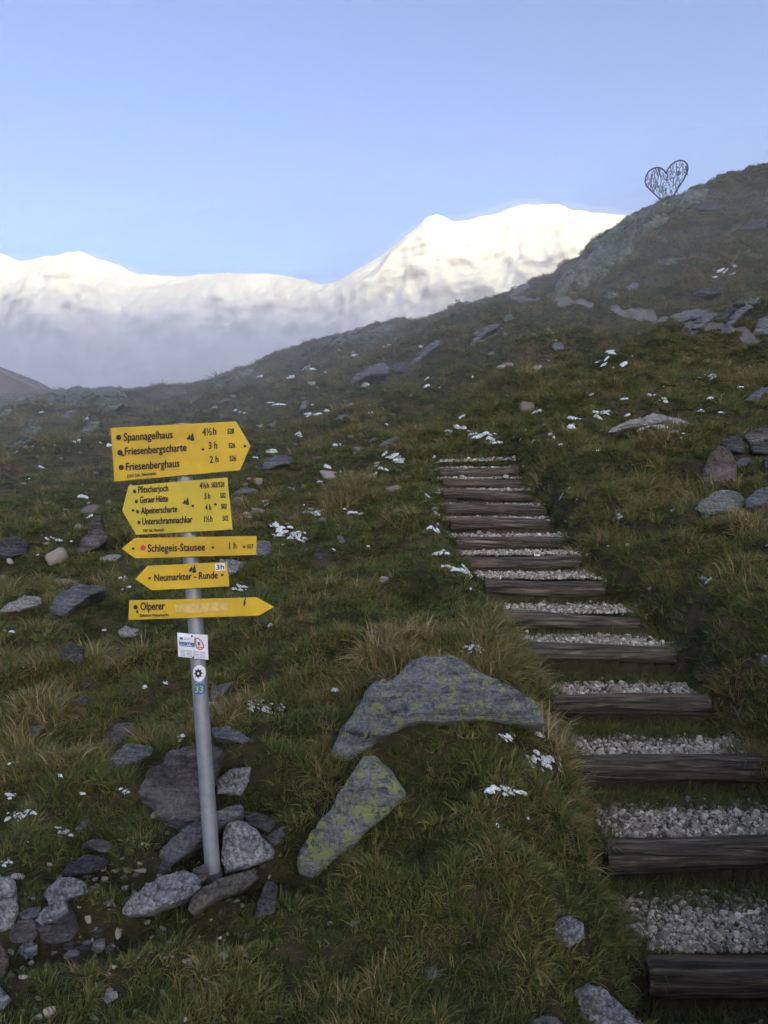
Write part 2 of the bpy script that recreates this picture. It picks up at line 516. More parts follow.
# ------------------------------------------------------------------ far mountains
M_MTN, N, L, b = mat('snowy_mountain')
v = n_coord(N, L)
nz = N.new('ShaderNodeNewGeometry')
sep = N.new('ShaderNodeSeparateXYZ'); L.new(nz.outputs['Normal'], sep.inputs[0])
rn = n_noise(N, L, n_coord(N, L, scale=(1, 1, 2.2)), 0.012, 9, 0.68, 0.4)
ad = N.new('ShaderNodeMath'); ad.operation = 'MULTIPLY_ADD'
L.new(rn, ad.inputs[0]); ad.inputs[1].default_value = 1.1; L.new(sep.outputs[2], ad.inputs[2])
pz = N.new('ShaderNodeSeparateXYZ'); L.new(nz.outputs['Position'], pz.inputs[0])
mz = N.new('ShaderNodeMath'); mz.operation = 'MULTIPLY_ADD'; mz.inputs[1].default_value = 0.0009
L.new(pz.outputs[2], mz.inputs[0]); L.new(ad.outputs[0], mz.inputs[2])
msk = n_ramp(N, L, mz.outputs[0], [(0.0, (0, 0, 0)), (1.0, (1, 1, 1))])
sc = N.new('ShaderNodeMapRange'); sc.inputs[1].default_value = 1.22; sc.inputs[2].default_value = 1.48
L.new(mz.outputs[0], sc.inputs[0])
rk = n_ramp(N, L, n_noise(N, L, v, 0.05, 6), [(0.3, (0.12, 0.11, 0.11)), (0.7, (0.26, 0.24, 0.23))])
L.new(n_mix(N, L, sc.outputs[0], rk, (0.74, 0.76, 0.79)), b.inputs['Base Color'])
b.inputs['Roughness'].default_value = 0.85
b.inputs['Specular IOR Level'].default_value = 0.1
n_bump(N, L, b, n_noise(N, L, v, 0.03, 10, 0.7), 0.8, 14)

DM = 1500.0
CREST = [(-900, 300), (-600, 235), (-350, 275), (-150, 250), (-60, 262), (0, 258), (20, 266), (45, 261), (80, 257), (105, 264), (130, 275), (155, 279), (180, 281), (230, 279), (270, 280),
         (305, 284), (322, 291), (340, 285), (370, 266), (400, 246), (425, 224), (437, 221), (455, 226), (480, 222), (510, 213), (545, 207), (570, 214), (600, 218),
         (640, 221), (700, 232), (800, 250), (950, 232), (1150, 270), (1500, 300)]
cpx = np.array([c[0] for c in CREST], float); crow = np.array([c[1] for c in CREST], float)
nu, nv = 900, 260
pxs = np.linspace(-900, 1500, nu)
cr = (512 - np.interp(pxs, cpx, crow)) / F * DM
cr = cr + 5 * ridged(pxs / 40, pxs * 0 + 2, 4)
t = np.linspace(0, 1.7, nv)
U, T = np.meshgrid((pxs - 384) / F, t)
CRr = np.tile(cr, (nv, 1))
wy = 1000 + 500 * np.minimum(T, 1) + 700 * np.maximum(T - 1, 0)
wx = U * (0.25 * wy + 0.75 * DM)
base = -260.0
prof = np.where(T <= 1, np.power(np.clip(T, 0, 1), 0.9), 1 - 0.9 * (T - 1))
Zm = base + (CRr - base) * prof
amp = np.sin(np.clip(T, 0, 1) * math.pi) ** 0.7 + 0.02
amp = np.where(T > 1, 0.5 * np.minimum(1, (T - 1) * 4), amp)
Zm = Zm + amp * (52 * ridged(wx / 280, wy / 360, 6, 0.55) - 30) + amp * 15 * ridged(wx / 60, wy / 110, 4, 0.55)
Vm = np.stack([wx, wy, Zm + H], -1)
mountain = grid_mesh('mountain', Vm, nu, nv, M_MTN)
tag(mountain, kind='structure')

# unseen ridge added behind the photographer to keep the hillside in shade
LR = 11000.0
ctr = np.array([SUNV.x, SUNV.y]) / math.hypot(SUNV.x, SUNV.y) * LR
side = np.array([ctr[1], -ctr[0]]) / LR
outw = ctr / LR
nu2, nv2 = 240, 40
sx = np.linspace(-11000, 11000, nu2)
tt = np.linspace(-1, 1, nv2)
S2, T2 = np.meshgrid(sx, tt)
hr = 345 + (LR + 1380 * math.cos(az - math.pi)) * math.tan(el) + 150 * fbm(sx / 1300, sx * 0 + 3, 5)
hr = np.tile(hr, (nv2, 1))
Zr = -250 + (hr + 250) * np.maximum(0, 1 - np.abs(T2)) ** 1.0
Zr += 30 * fbm(S2 / 150, T2 * 4, 5) * (1 - np.exp(-np.abs(T2) * 8))
Xr = ctr[0] + side[0] * S2 + outw[0] * T2 * 2000
Yr = ctr[1] + side[1] * S2 + outw[1] * T2 * 2000
ridge = grid_mesh('mountain', np.stack([Xr, Yr, Zr], -1), nu2, nv2, M_MTN)  # added shade caster, out of view
tag(ridge, kind='structure')

# ------------------------------------------------------------------ air
def volume_mat(name, col, dens, aniso=0.2):
    m = bpy.data.materials.new(name)
    m.use_nodes = True
    N, L = m.node_tree.nodes, m.node_tree.links
    N.remove(N['Principled BSDF'])
    pv = N.new('ShaderNodeVolumePrincipled')
    pv.inputs['Color'].default_value = (*col, 1)
    pv.inputs['Density'].default_value = dens
    pv.inputs['Anisotropy'].default_value = aniso
    L.new(pv.outputs[0], N['Material Output'].inputs['Volume'])
    return m


def box(name, x0, x1, y0, y1, z0, z1, m):
    vs = [(x, y, z) for z in (z0, z1) for y in (y0, y1) for x in (x0, x1)]
    fs = [(0, 2, 3, 1), (4, 5, 7, 6), (0, 1, 5, 4), (2, 6, 7, 3), (0, 4, 6, 2), (1, 3, 7, 5)]
    return mesh_obj(name, vs, fs, m, smooth=False)


HAZE = True
if HAZE:
    hz = box('haze', -3100, 3100, -3100, 3100, -270, 605, volume_mat('thin_haze', (0.93, 0.95, 1.0), 0.00028))
    tag(hz, kind='stuff')


MIST = True
if MIST:
    # a bank of mist lying in the valley behind the crest, climbing towards the mountain's foot
    nx_, ny_ = 90, 40
    mx = np.linspace(-1400, 1100, nx_)
    my = np.linspace(30, 1150, ny_)
    MX, MY = np.meshgrid(mx, my)
    topz = (0.205 - 0.00006 * np.clip(MX, -500, 900)) * MY + 75 * fbm(MX / 420 + 2, MY / 300, 5) + 4 - 0.03 * np.clip(MX, -300, 900) * (MY / 1200)
    edge = np.minimum(1, np.minimum((MX + 1400) / 300, (1100 - MX) / 300)) * np.minimum(1, (MY - 30) / 60 + 0.3) * np.minimum(1, (1150 - MY) / 60 + 0.02)
    botz = np.full_like(MX, -200.0)
    topz = botz + 3 + (topz - botz) * np.clip(edge, 0, 1) ** 0.5
    vt = np.stack([MX, MY, topz], -1).reshape(-1, 3)
    vb = np.stack([MX, MY, botz], -1).reshape(-1, 3)
    n = nx_ * ny_
    q = lambda i, j: j * nx_ + i
    fs = []
    for j in range(ny_ - 1):
        for i in range(nx_ - 1):
            fs.append((q(i, j), q(i + 1, j), q(i + 1, j + 1), q(i, j + 1)))
            fs.append(tuple(n + k for k in (q(i, j), q(i, j + 1), q(i + 1, j + 1), q(i + 1, j))))
    for i in range(nx_ - 1):
        fs.append((q(i + 1, 0), q(i, 0), n + q(i, 0), n + q(i + 1, 0)))
        fs.append((q(i, ny_ - 1), q(i + 1, ny_ - 1), n + q(i + 1, ny_ - 1), n + q(i, ny_ - 1)))
    for j in range(ny_ - 1):
        fs.append((q(0, j), q(0, j + 1), n + q(0, j + 1), n + q(0, j)))
        fs.append((q(nx_ - 1, j + 1), q(nx_ - 1, j), n + q(nx_ - 1, j), n + q(nx_ - 1, j + 1)))
    mist = mesh_obj('mist', np.concatenate([vt, vb]), fs, volume_mat('valley_mist', (0.985, 0.985, 0.995), 0.0020))
    tag(mist, kind='stuff')


def hull(name, TOP, BOT, m):
    """closed skin round the air between two grids (ny, nx, 3)"""
    ny_, nx_ = TOP.shape[:2]
    n = nx_ * ny_
    q = lambda i, j: j * nx_ + i
    fs = []
    for j in range(ny_ - 1):
        for i in range(nx_ - 1):
            fs.append((q(i, j), q(i + 1, j), q(i + 1, j + 1), q(i, j + 1)))
            fs.append(tuple(n + k for k in (q(i, j), q(i, j + 1), q(i + 1, j + 1), q(i + 1, j))))
    for i in range(nx_ - 1):
        fs.append((q(i + 1, 0), q(i, 0), n + q(i, 0), n + q(i + 1, 0)))
        fs.append((q(i, ny_ - 1), q(i + 1, ny_ - 1), n + q(i + 1, ny_ - 1), n + q(i, ny_ - 1)))
    for j in range(ny_ - 1):
        fs.append((q(0, j), q(0, j + 1), n + q(0, j + 1), n + q(0, j)))
        fs.append((q(nx_ - 1, j + 1), q(nx_ - 1, j), n + q(nx_ - 1, j), n + q(nx_ - 1, j + 1)))
    return tag(mesh_obj(name, np.concatenate([TOP.reshape(-1, 3), BOT.reshape(-1, 3)]), fs, m), kind='stuff')


# thin mist drifting over the upper left of the hillside
sx_ = np.linspace(-1, 1, 60); sy_ = np.linspace(0, 1, 50)
SX, SY = np.meshgrid(sx_, sy_)
y0_ = np.interp(sx_, [-1, -0.5, 0, 0.5, 1], [7, 8, 12, 28, 44])
MY = y0_[None, :] + SY * (55 - y0_[None, :])
MX = SX * (14 + 0.62 * MY)
hz0 = height(MX, MY, False).reshape(MX.shape)
rim = np.clip(np.minimum(np.minimum(SY * 5, (1 - SY) * 4), np.minimum((SX + 1) * 6, (1 - SX) * 3)), 0, 1) ** 0.6
th_ = (0.8 + 0.085 * MY * (1 - 0.45 * sstep(0.0, 0.9, SX)) + 1.6 * fbm(MX / 9, MY / 9, 3)) * rim
hull('mist', np.stack([MX, MY, hz0 + np.maximum(th_, 0.03)], -1), np.stack([MX, MY, hz0 - 3.0], -1), volume_mat('slope_mist', (0.985, 0.985, 0.995), 0.0140))

# thin snow haze added to stand in for the glow along the far crest
cx_ = np.linspace(-820, 1000, 260)
cz_ = (512 - np.interp(cx_, cpx, crow)) / F * DM + H
k5 = np.ones(9) / 9
cz_ = np.convolve(np.pad(cz_, 4, 'edge'), k5, 'valid')
ph_ = np.linspace(0, 1, 14)
AX, PH = np.meshgrid(cx_, ph_)
semi = 9 + 16 * np.maximum(0, 0.5 + fbm(cx_ / 60, cx_ * 0 + 4, 4))
semi *= np.clip(np.minimum((cx_ + 820) / 200, (1000 - cx_) / 200), 0.03, 1)
yy_ = DM + np.cos(PH * math.pi) * -190
top_ = cz_[None, :] + semi[None, :] * np.sin(PH * math.pi) - 60 * np.abs(np.cos(PH * math.pi))
bot_ = cz_[None, :] - 62 - semi[None, :] * 0.6 * np.sin(PH * math.pi)
XW = (AX - 384) / F * yy_
hull('glow_haze', np.stack([XW, yy_, top_], -1), np.stack([XW, yy_, bot_], -1), volume_mat('crest_glow_haze', (0.99, 0.98, 0.96), 0.0006, 0.0))

# ------------------------------------------------------------------ rocks
def unit(v):
    v = np.asarray(v, float)
    return v / np.linalg.norm(v)


ROCKS = []          # (centre, radius) where no grass may grow


def inside_poly(px, py, poly):
    res = np.zeros(len(px), bool)
    n = len(poly)
    for i in range(n):
        x0, y0 = poly[i]; x1, y1 = poly[(i + 1) % n]
        c = ((y0 > py) != (y1 > py)) & (px < (x1 - x0) * (py - y0) / (y1 - y0 + 1e-12) + x0)
        res ^= c
    return res


def rock_slab(name, label, poly, m, normal=(-0.1, -0.78, 0.62), thick=0.5, rough=0.05, dist=None, group=None, sink=0.0, facets=6, cat='rock', seed=0, grassy=0.0):
    """a rock whose face has the given outline; the outline lies in a plane through the ground point under it"""
    r_ = np.random.default_rng(seed + int(poly[0][0] * 7 + poly[0][1] * 13))
    poly = np.array(poly, float)
    n = unit(normal)
    cx, cy_ = poly.mean(0)
    low = poly[np.argmax(poly[:, 1])]
    if dist is None:
        g = ground_at(0.5 * (low[0] + cx), 0.7 * low[1] + 0.3 * cy_)
    else:
        g = P(cx, cy_, dist)
    eye = np.array([0, 0, H])
    dr = np.stack([(poly[:, 0] - 384) / F, np.ones(len(poly)), (512 - poly[:, 1]) / F], 1)
    hit = np.array([ground_at(a_, b_)[1] for a_, b_ in poly])
    for step in range(60):                 # bring the face out of the ground until its outline stands clear
        t_ = ((g - eye) @ n) / (dr @ n)
        if dist is not None or np.mean(t_ > hit * 0.997) <= 0.06: break
        g = eye + (g - eye) * 0.992
    world = eye + dr * t_[:, None]
    gap = float(np.clip(np.max(hit - t_), 0, 1.2))
    c = world.mean(0)
    e1 = unit(np.cross((0, 0, 1.0), n)); e2 = np.cross(n, e1)
    q2 = np.stack([(world - c) @ e1, (world - c) @ e2], 1)
    # resample the outline
    M = 128
    seg = np.linalg.norm(np.roll(q2, -1, 0) - q2, axis=1)
    cum = np.concatenate([[0], np.cumsum(seg)])
    tt_ = np.linspace(0, cum[-1], M, endpoint=False)
    qq = np.concatenate([q2, q2[:1]])
    ring = np.stack([np.interp(tt_, cum, qq[:, k]) for k in (0, 1)], 1)
    size = math.sqrt(abs(0.5 * np.sum(q2[:, 0] * np.roll(q2[:, 1], -1) - q2[:, 1] * np.roll(q2[:, 0], -1))))
    ring = 0.5 * ring + 0.25 * (np.roll(ring, 1, 0) + np.roll(ring, -1, 0))
    jit = fbm(tt_ / size * 3.5 + seed, tt_ * 0 + seed * 3.3, 4) * size * 0.045
    ring = ring * (1 + (jit / (np.linalg.norm(ring, axis=1) + 1e-6)))[:, None]
    lev = [0.0, 0.08, 0.16, 0.24, 0.32, 0.40, 0.48, 0.56, 0.64, 0.71, 0.78, 0.84, 0.89, 0.93, 0.96, 0.985, 1.0]
    thk = max(thick * size, min(0.8 * gap, 1.3 * size))
    fac = [(unit(np.array([math.cos(a), math.sin(a), 0])) * r_.uniform(0.08, 0.42), r_.uniform(0.0, 0.16) * size) for a in r_.uniform(0, 6.28, facets)]
    rows = []
    sang = r_.uniform(0.5, 2.6); sdir = (math.cos(sang), math.sin(sang))
    for k in lev[1:]:
        p2 = ring * k
        h = np.full(M, 0.0)
        for a_, b_ in fac:
            h = np.minimum(h, b_ - p2 @ a_[:2])
        h = h - 0.09 * size * (max(0, k - 0.86) / 0.14) ** 1.5
        h = h + rough * size * (1.3 * fbm(p2[:, 0] / size * 2.2 + seed, p2[:, 1] / size * 2.2, 6, 0.6)) + rough * size * 0.5 * ridged(p2[:, 0] / size * 1.2 + 4, p2[:, 1] / size * 4.5 + seed, 3)
        sa = (p2[:, 0] * sdir[0] + p2[:, 1] * sdir[1]) / size * 4.2 + 0.8 * fbm(p2[:, 0] / size * 1.6 + 9, p2[:, 1] / size * 1.6 + seed, 3)
        h = h + (0.035 + 0.25 * rough) * size * ((sa - np.floor(sa)) ** 4 - 0.25) * (0.4 + sstep(-0.2, 0.4, fbm(p2[:, 0] / size * 2 + 3, p2[:, 1] / size * 2, 2)))
        rows.append(np.concatenate([p2, h[:, None]], 1))
    lift_ = -float(np.mean(rows[-1][:, 2])) - 0.02 * size
    for q_ in rows: q_[:, 2] += lift_
    last = rows[-1]
    away = unit(c - eye) * 0.92 - n * 0.22 + np.array([0, 0, -0.05])
    away = np.array([away @ e1, away @ e2, away @ n]) * thk
    for k, dpt in ((1.006, 0.10), (1.0, 0.35), (0.97, 0.7), (0.86, 1.0)):
        wob_ = rough * size * 0.5 * fbm(ring[:, 0] / size * 3, dpt * 3 + ring[:, 1] / size * 3 + 7, 3)
        rows.append(last * np.array([k, k, 1.0]) + away * dpt + np.stack([0 * wob_, 0 * wob_, wob_ * dpt], 1))
    top = np.array([[0, 0, rows[0][:, 2].mean()]])
    bot = rows[-1].mean(0)[None] + away[None] * 0.06
    loc = np.concatenate([top] + rows + [bot])
    vs = loc[:, :1] * e1 + loc[:, 1:2] * e2 + loc[:, 2:3] * n
    fs = []
    for i in range(M):
        fs.append((0, 1 + i, 1 + (i + 1) % M))
    for j in range(len(rows) - 1):
        a = 1 + j * M
        for i in range(M):
            i2 = (i + 1) % M
            fs.append((a + i, a + M + i, a + M + i2, a + i2))
    a = 1 + (len(rows) - 1) * M
    for i in range(M):
        fs.append((a + i, len(vs) - 1, a + (i + 1) % M))
    o = mesh_obj(name, vs, fs, m, sharp=38)
    o.location = c - n * sink
    tag(o, label, cat, group)
    ROCKS.append(([tuple(p) for p in poly], c, grassy))
    return o


def boulder_mesh(seed, round_=10.0, n_planes=15, noise=0.04, sub=4):
    r_ = np.random.default_rng(seed)
    bm = bmesh.new()
    bmesh.ops.create_icosphere(bm, subdivisions=sub, radius=1)
    vs = np.array([v.co[:] for v in bm.verts])
    fs = [[v.index for v in f.verts] for f in bm.faces]
    bm.free()
    pn = np.array([unit(r_.normal(size=3)) for _ in range(n_planes)] + [unit(np.array(a_) + r_.normal(0, 0.18, 3)) for a_ in ((1, 0, 0), (-1, 0, 0), (0, 1, 0), (0, -1, 0), (0, 0, 1), (0, 0, -1))])
    pd = np.concatenate([r_.uniform(0.72, 1.0, n_planes), r_.uniform(0.8, 1.0, 6)])
    dots = np.clip(vs @ pn.T, 0.02, None) / pd
    r = 1 / (np.sum(dots ** round_, 1) ** (1 / round_))
    v = vs * r[:, None]
    v = v * (1 + noise * (fbm(v[:, 0] * 3 + seed, v[:, 1] * 3 + v[:, 2] * 2.1, 4))[:, None])
    return v, fs


def boulder(name, label, cx, cy_, w, h, m, seed, depth=1.0, tilt=0.0, group=None, dist=None, cat='rock', up=0.30):
    """a whole stone standing on the ground under pixel (cx, cy+h/2), w x h pixels large"""
    g = ground_at(cx, cy_ + 0.32 * h) if dist is None else P(cx, cy_ + 0.32 * h, dist)
    s = g[1] / F
    v, fs = boulder_mesh(seed)
    ext = (v.max(0) - v.min(0)) / 2
    v = v / ext
    v = v * np.array([w / 2 * s, depth * (w + h) / 4 * s, h / 2 * s * 1.08])
    ct, st = math.cos(tilt), math.sin(tilt)
    v = np.stack([v[:, 0] * ct - v[:, 2] * st, v[:, 1], v[:, 0] * st + v[:, 2] * ct], 1)
    o = mesh_obj(name, v, fs, m, sharp=30)
    o.location = g + np.array([0, depth * (w + h) / 4 * s * 0.5, up * h * s])
    tag(o, label, cat, group)
    el_ = [(cx + 0.5 * w * math.cos(a), cy_ + 0.5 * h * math.sin(a)) for a in np.linspace(0, 6.28, 14)]
    ROCKS.append((el_, np.array(o.location), 0.0))
    return o


def zz(pts_, sc_, ox, oy):
    return [(ox + x / sc_, oy + y / sc_) for x, y in pts_]


G_POST = 'stones heaped round the foot of the signpost'
G_LEFT = 'loose stones at the lower left'
G_SLOPE = 'rocks scattered on the left slope'
G_RIGHT = 'rocks on the slope right of the steps'
G_TRAIL = 'stone slabs along the upper trail'
G_CREST = 'rock outcrops near the skyline'

rock_slab('rock', 'largest lichen covered slab, long pale tip low, dark end reaching the log steps', zz([(118, 368), (150, 310), (230, 230), (330, 150), (400, 103), (470, 110), (560, 150), (640, 168), (700, 192), (722, 250), (640, 255), (560, 264), (480, 277), (400, 298), (300, 328), (212, 366), (160, 388)], 2.743, 280, 620), M_LICHEN_LITTLE, (-0.22, -0.62, 0.75), 0.35, 0.05, group='lichen slabs beside the steps')
rock_slab('rock', 'upright slab thick with yellow green lichen, between the signpost and the steps', zz([(45, 692), (38, 650), (60, 610), (120, 545), (165, 480), (208, 420), (230, 374), (256, 366), (292, 398), (320, 430), (345, 470), (300, 530), (230, 590), (160, 650), (90, 702)], 2.743, 280, 620), M_LICHEN, (-0.25, -0.75, 0.6), 0.35, 0.045, group='lichen slabs beside the steps')
rock_slab('boulder', 'big cracked brown boulder directly behind the signpost', zz([(108, 600), (125, 560), (150, 510), (240, 450), (330, 422), (360, 428), (410, 440), (405, 520), (380, 600), (355, 690), (270, 730), (210, 695), (165, 635)], 3.415, 100, 620), M_BROWN, (-0.25, -0.86, 0.45), 0.6, 0.09, group=G_POST, dist=3.75)
rock_slab('rock', 'long grey slab leaning up against the left of the post', zz([(103, 885), (150, 840), (250, 750), (350, 690), (420, 648), (480, 630), (497, 640), (487, 672), (400, 722), (300, 800), (220, 860), (140, 912), (110, 908)], 3.415, 100, 620), M_GREY, (-0.45, -0.70, 0.56), 0.3, 0.04, group=G_POST, dist=3.42)
rock_slab('rock', 'speckled granite block tight against the right of the post', zz([(440, 680), (485, 682), (530, 715), (597, 785), (592, 812), (520, 842), (430, 868), (413, 790), (428, 705)], 3.415, 100, 620), M_GRANITE, (0.25, -0.86, 0.45), 0.6, 0.045, group=G_POST, dist=3.36)
rock_slab('rock', 'rounded flat stone lying front left of the post foot', zz([(78, 1000), (95, 965), (130, 935), (200, 880), (280, 845), (325, 862), (335, 908), (290, 950), (180, 1000), (100, 1015)], 3.415, 100, 620), M_GRANITE, (-0.2, -0.72, 0.66), 0.4, 0.035, group=G_POST, dist=3.1)
rock_slab('rock', 'olive brown stone lying in front of the post foot', zz([(300, 985), (310, 950), (345, 920), (400, 888), (520, 848), (548, 868), (490, 920), (400, 955), (320, 1002)], 3.415, 100, 620), rock_mat('olive_rock', (0.07, 0.066, 0.055), (0.12, 0.112, 0.095), (0.19, 0.18, 0.16)), (0.1, -0.7, 0.7), 0.4, 0.04, group=G_POST, dist=3.14)
rock_slab('rock', 'granite stone with a flat top, right behind the post', zz([(398, 548), (440, 512), (515, 497), (508, 550), (485, 600), (400, 592)], 3.415, 100, 620), M_GRANITE, (0.1, -0.85, 0.5), 0.5, 0.05, group=G_POST)
rock_slab('rock', 'low mossy stone right of the granite block by the post', zz([(490, 650), (555, 662), (602, 692), (575, 722), (500, 700)], 3.415, 100, 620), M_DARK, (0.1, -0.7, 0.7), 0.4, group=G_POST)
rock_slab('rock', 'small pointed grey stone at the right end of the heap by the post', zz([(566, 740), (620, 703), (632, 730), (610, 765), (585, 768)], 3.415, 100, 620), M_GREY, (0.1, -0.7, 0.7), 0.4, group=G_POST)
rock_slab('rock', 'small flat slab lying in the grass above the heap, right of the post', zz([(378, 372), (440, 368), (522, 402), (495, 420), (395, 402)], 3.415, 100, 620), M_GREY, (0.1, -0.5, 0.85), 0.3, group=G_POST)
rock_slab('rock', 'little brown wedge stone between post foot and flat front stone', zz([(315, 850), (360, 832), (372, 870), (340, 905), (318, 890)], 3.415, 100, 620), M_BROWN, (0, -0.8, 0.6), 0.5, group=G_POST, dist=3.2)
rock_slab('rock', 'dark upright shard of stone in the grass right of the post foot', zz([(223, 305), (240, 250), (265, 190), (290, 190), (302, 210), (290, 285)], 3.072, 180, 820), M_DARK, (0, -0.85, 0.5), 0.4, group=G_POST)
rock_slab('rock', 'upper stone of the overlapping pair left of the brown boulder', zz([(288, 255), (300, 215), (330, 178), (375, 172), (385, 215), (340, 240)], 2.815, 0, 660), M_BROWN, (-0.2, -0.72, 0.66), 0.4, group=G_SLOPE)
rock_slab('rock', 'lower stone of the overlapping pair left of the brown boulder', zz([(298, 305), (318, 265), (350, 233), (430, 243), (428, 265), (335, 310)], 2.815, 0, 660), M_GREY, (-0.2, -0.72, 0.66), 0.4, group=G_SLOPE)
# lower left heap (zoom 4.8)
k48 = lambda p_: zz(p_, 4.8, 0, 820)
rock_slab('rock', 'tall grey stone cut by the left edge of the photo', k48([(-90, 300), (0, 268), (45, 270), (75, 300), (88, 440), (60, 520), (0, 540), (-90, 540)]), M_GRANITE, (0.2, -0.9, 0.4), 0.5, group=G_LEFT)
rock_slab('rock', 'speckled stone behind the two tone block at lower left', k48([(203, 362), (225, 320), (280, 270), (350, 275), (410, 300), (422, 350), (330, 380), (235, 408)]), M_GRANITE, (0.0, -0.8, 0.6), 0.5, group=G_LEFT)
rock_slab('rock', 'two tone block with a pale top over a dark front at lower left', k48([(165, 480), (205, 425), (270, 395), (320, 388), (355, 440), (378, 520), (330, 578), (250, 600), (200, 585), (180, 520)]), M_DARK, (0.15, -0.85, 0.5), 0.6, 0.07, group=G_LEFT)
rock_slab('rock', 'pale lid of granite on the two tone block at lower left', k48([(168, 478), (205, 425), (270, 393), (318, 386), (326, 440), (270, 478), (200, 500)]), M_GRANITE, (0.05, -0.7, 0.7), 0.25, 0.03, group=G_LEFT, dist=2.98)
rock_slab('rock', 'cracked brownish stone between the edge stone and the two tone block', k48([(40, 555), (60, 510), (95, 478), (160, 475), (182, 540), (150, 585), (60, 590)]), M_BROWN, (0.1, -0.8, 0.6), 0.5, group=G_LEFT)
rock_slab('rock', 'round whitish stone in front of the cracked brownish one', k48([(84, 632), (105, 590), (140, 574), (178, 598), (176, 648), (125, 668)]), M_GRANITE, (0.0, -0.8, 0.6), 0.6, group=G_LEFT)
rock_slab('rock', 'thin bluish stone wedged behind the two tone block', k48([(92, 450), (130, 425), (195, 412), (190, 450), (150, 475), (105, 476)]), M_GREY, (0.0, -0.7, 0.7), 0.4, group=G_LEFT)
rock_slab('rock', 'rusty red stone at the very left edge', k48([(-60, 600), (0, 596), (38, 640), (40, 690), (20, 760), (-60, 780)]), M_RED, (0.2, -0.9, 0.4), 0.5, group=G_LEFT)
rock_slab('rock', 'slanting granite stone in the bottom left corner', k48([(-80, 820), (0, 798), (52, 858), (20, 905), (-60, 930)]), M_GRANITE, (0.1, -0.7, 0.7), 0.5, group=G_LEFT)
rock_slab('rock', 'dark flat slab in the bare hollow above the speckled stone', k48([(285, 245), (330, 205), (420, 165), (520, 190), (500, 225), (400, 262), (310, 270)]), M_DARK, (-0.1, -0.65, 0.75), 0.3, group=G_LEFT)
rock_slab('rock', 'brownish flat slab above the dark one in the bare hollow', k48([(385, 110), (450, 90), (540, 110), (535, 155), (480, 158)]), M_BROWN, (-0.1, -0.65, 0.75), 0.3, group=G_LEFT)
rock_slab('rock', 'small tilted grey stone at the top of the bare hollow', k48([(360, 45), (395, 5), (425, -10), (410, 30), (375, 58)]), M_GREY, (-0.1, -0.7, 0.7), 0.4, group=G_LEFT)
rock_slab('stone', 'lone whitish stone in the grass below the small stones', k48([(500, 870), (505, 830), (560, 820), (568, 850), (515, 882)]), M_PALE, (0, -0.7, 0.7), 0.4, group=G_LEFT, cat='stone')
small = [(465, 540, 60, 45, M_DARK, 'bluish dark stone topping the patch of small stones'), (400, 600, 75, 40, M_GREY, 'flat grey stone in the middle of the small stone patch'),
         (470, 612, 70, 60, M_PALE, 'pale angular stone on the right of the small stone patch'), (385, 630, 85, 35, M_DARK, 'dark flat stone low in the small stone patch'),
         (330, 610, 60, 45, M_BROWN, 'brown stone on the left of the small stone patch'), (340, 655, 70, 40, M_PALE, 'light stone at the lower left of the small stone patch'),
         (525, 630, 50, 40, M_GREY, 'grey stone at the right tip of the small stone patch'), (430, 775, 24, 18, M_PALE, 'tiny white pebble in the grass below the small stones'),
         (475, 800, 36, 34, M_GREY, 'small grey stone beside the lone whitish one'), (345, 680, 75, 35, M_DARK, 'dark stone under the light one of the small stone patch'),
         (520, 745, 30, 24, M_PALE, 'small pale stone between the patch and the lone whitish stone'), (225, 925, 30, 24, M_PALE, 'small pale chip near the bottom left corner'),
         (170, 925, 24, 30, M_GREY, 'grey chip left of the pale one near the bottom left corner'), (185, 950, 40, 28, M_PALE, 'whitish chip lowest near the bottom left corner'),
         (450, 965, 50, 30, M_GREY, 'grey stone at the bottom edge left of the centre')]
for k, (x, y, w, h, m_, lab) in enumerate(small):
    boulder('stone', lab, x / 4.8, 820 + y / 4.8, w / 4.8, h / 4.8, m_, 100 + k, group='small stones at the lower left', cat='stone')
# left slope (zoom 3.84)
k38 = lambda p_: zz(p_, 3.84, 0, 540)
rock_slab('rock', 'pale flat stone near the left edge, level with the lowest sign', k38([(-10, 270), (35, 228), (100, 220), (160, 224), (158, 250), (40, 282)]), M_PALE, (-0.1, -0.6, 0.8), 0.35, group=G_SLOPE)
rock_slab('rock', 'striped grey slab slanting through the grass left of the lowest sign', k38([(186, 288), (212, 230), (270, 186), (390, 166), (385, 185), (340, 215), (240, 288)]), M_GREY, (-0.3, -0.62, 0.72), 0.3, group=G_SLOPE)
rock_slab('rock', 'narrow pinkish stone just above the striped slab', k38([(208, 165), (215, 148), (300, 156), (305, 172), (215, 178)]), rock_mat('pinkish_rock', (0.17, 0.14, 0.135), (0.26, 0.22, 0.21), (0.35, 0.31, 0.30)), (-0.1, -0.6, 0.8), 0.3, group=G_SLOPE)
rock_slab('rock', 'broken pale stone left of the white plaque', k38([(452, 352), (480, 330), (515, 342), (535, 340), (525, 362), (470, 378)]), M_PALE, (-0.1, -0.6, 0.8), 0.35, group=G_SLOPE)
rock_slab('rock', 'dark rounded stone sunk in the grass below the striped slab', k38([(225, 465), (235, 425), (270, 403), (322, 408), (318, 465)]), M_DARK, (-0.1, -0.75, 0.65), 0.4, group=G_SLOPE)
rock_slab('rock', 'small grey stone in the grass left of the round stickers', k38([(425, 460), (450, 435), (482, 440), (470, 468)]), M_GREY, (-0.1, -0.7, 0.7), 0.4, group=G_SLOPE)
rock_slab('rock', 'pale stone lying left of the middle narrow sign', k38([(380, 72), (400, 58), (468, 56), (440, 82), (400, 84)]), M_PALE, (-0.1, -0.6, 0.8), 0.3, group=G_SLOPE)
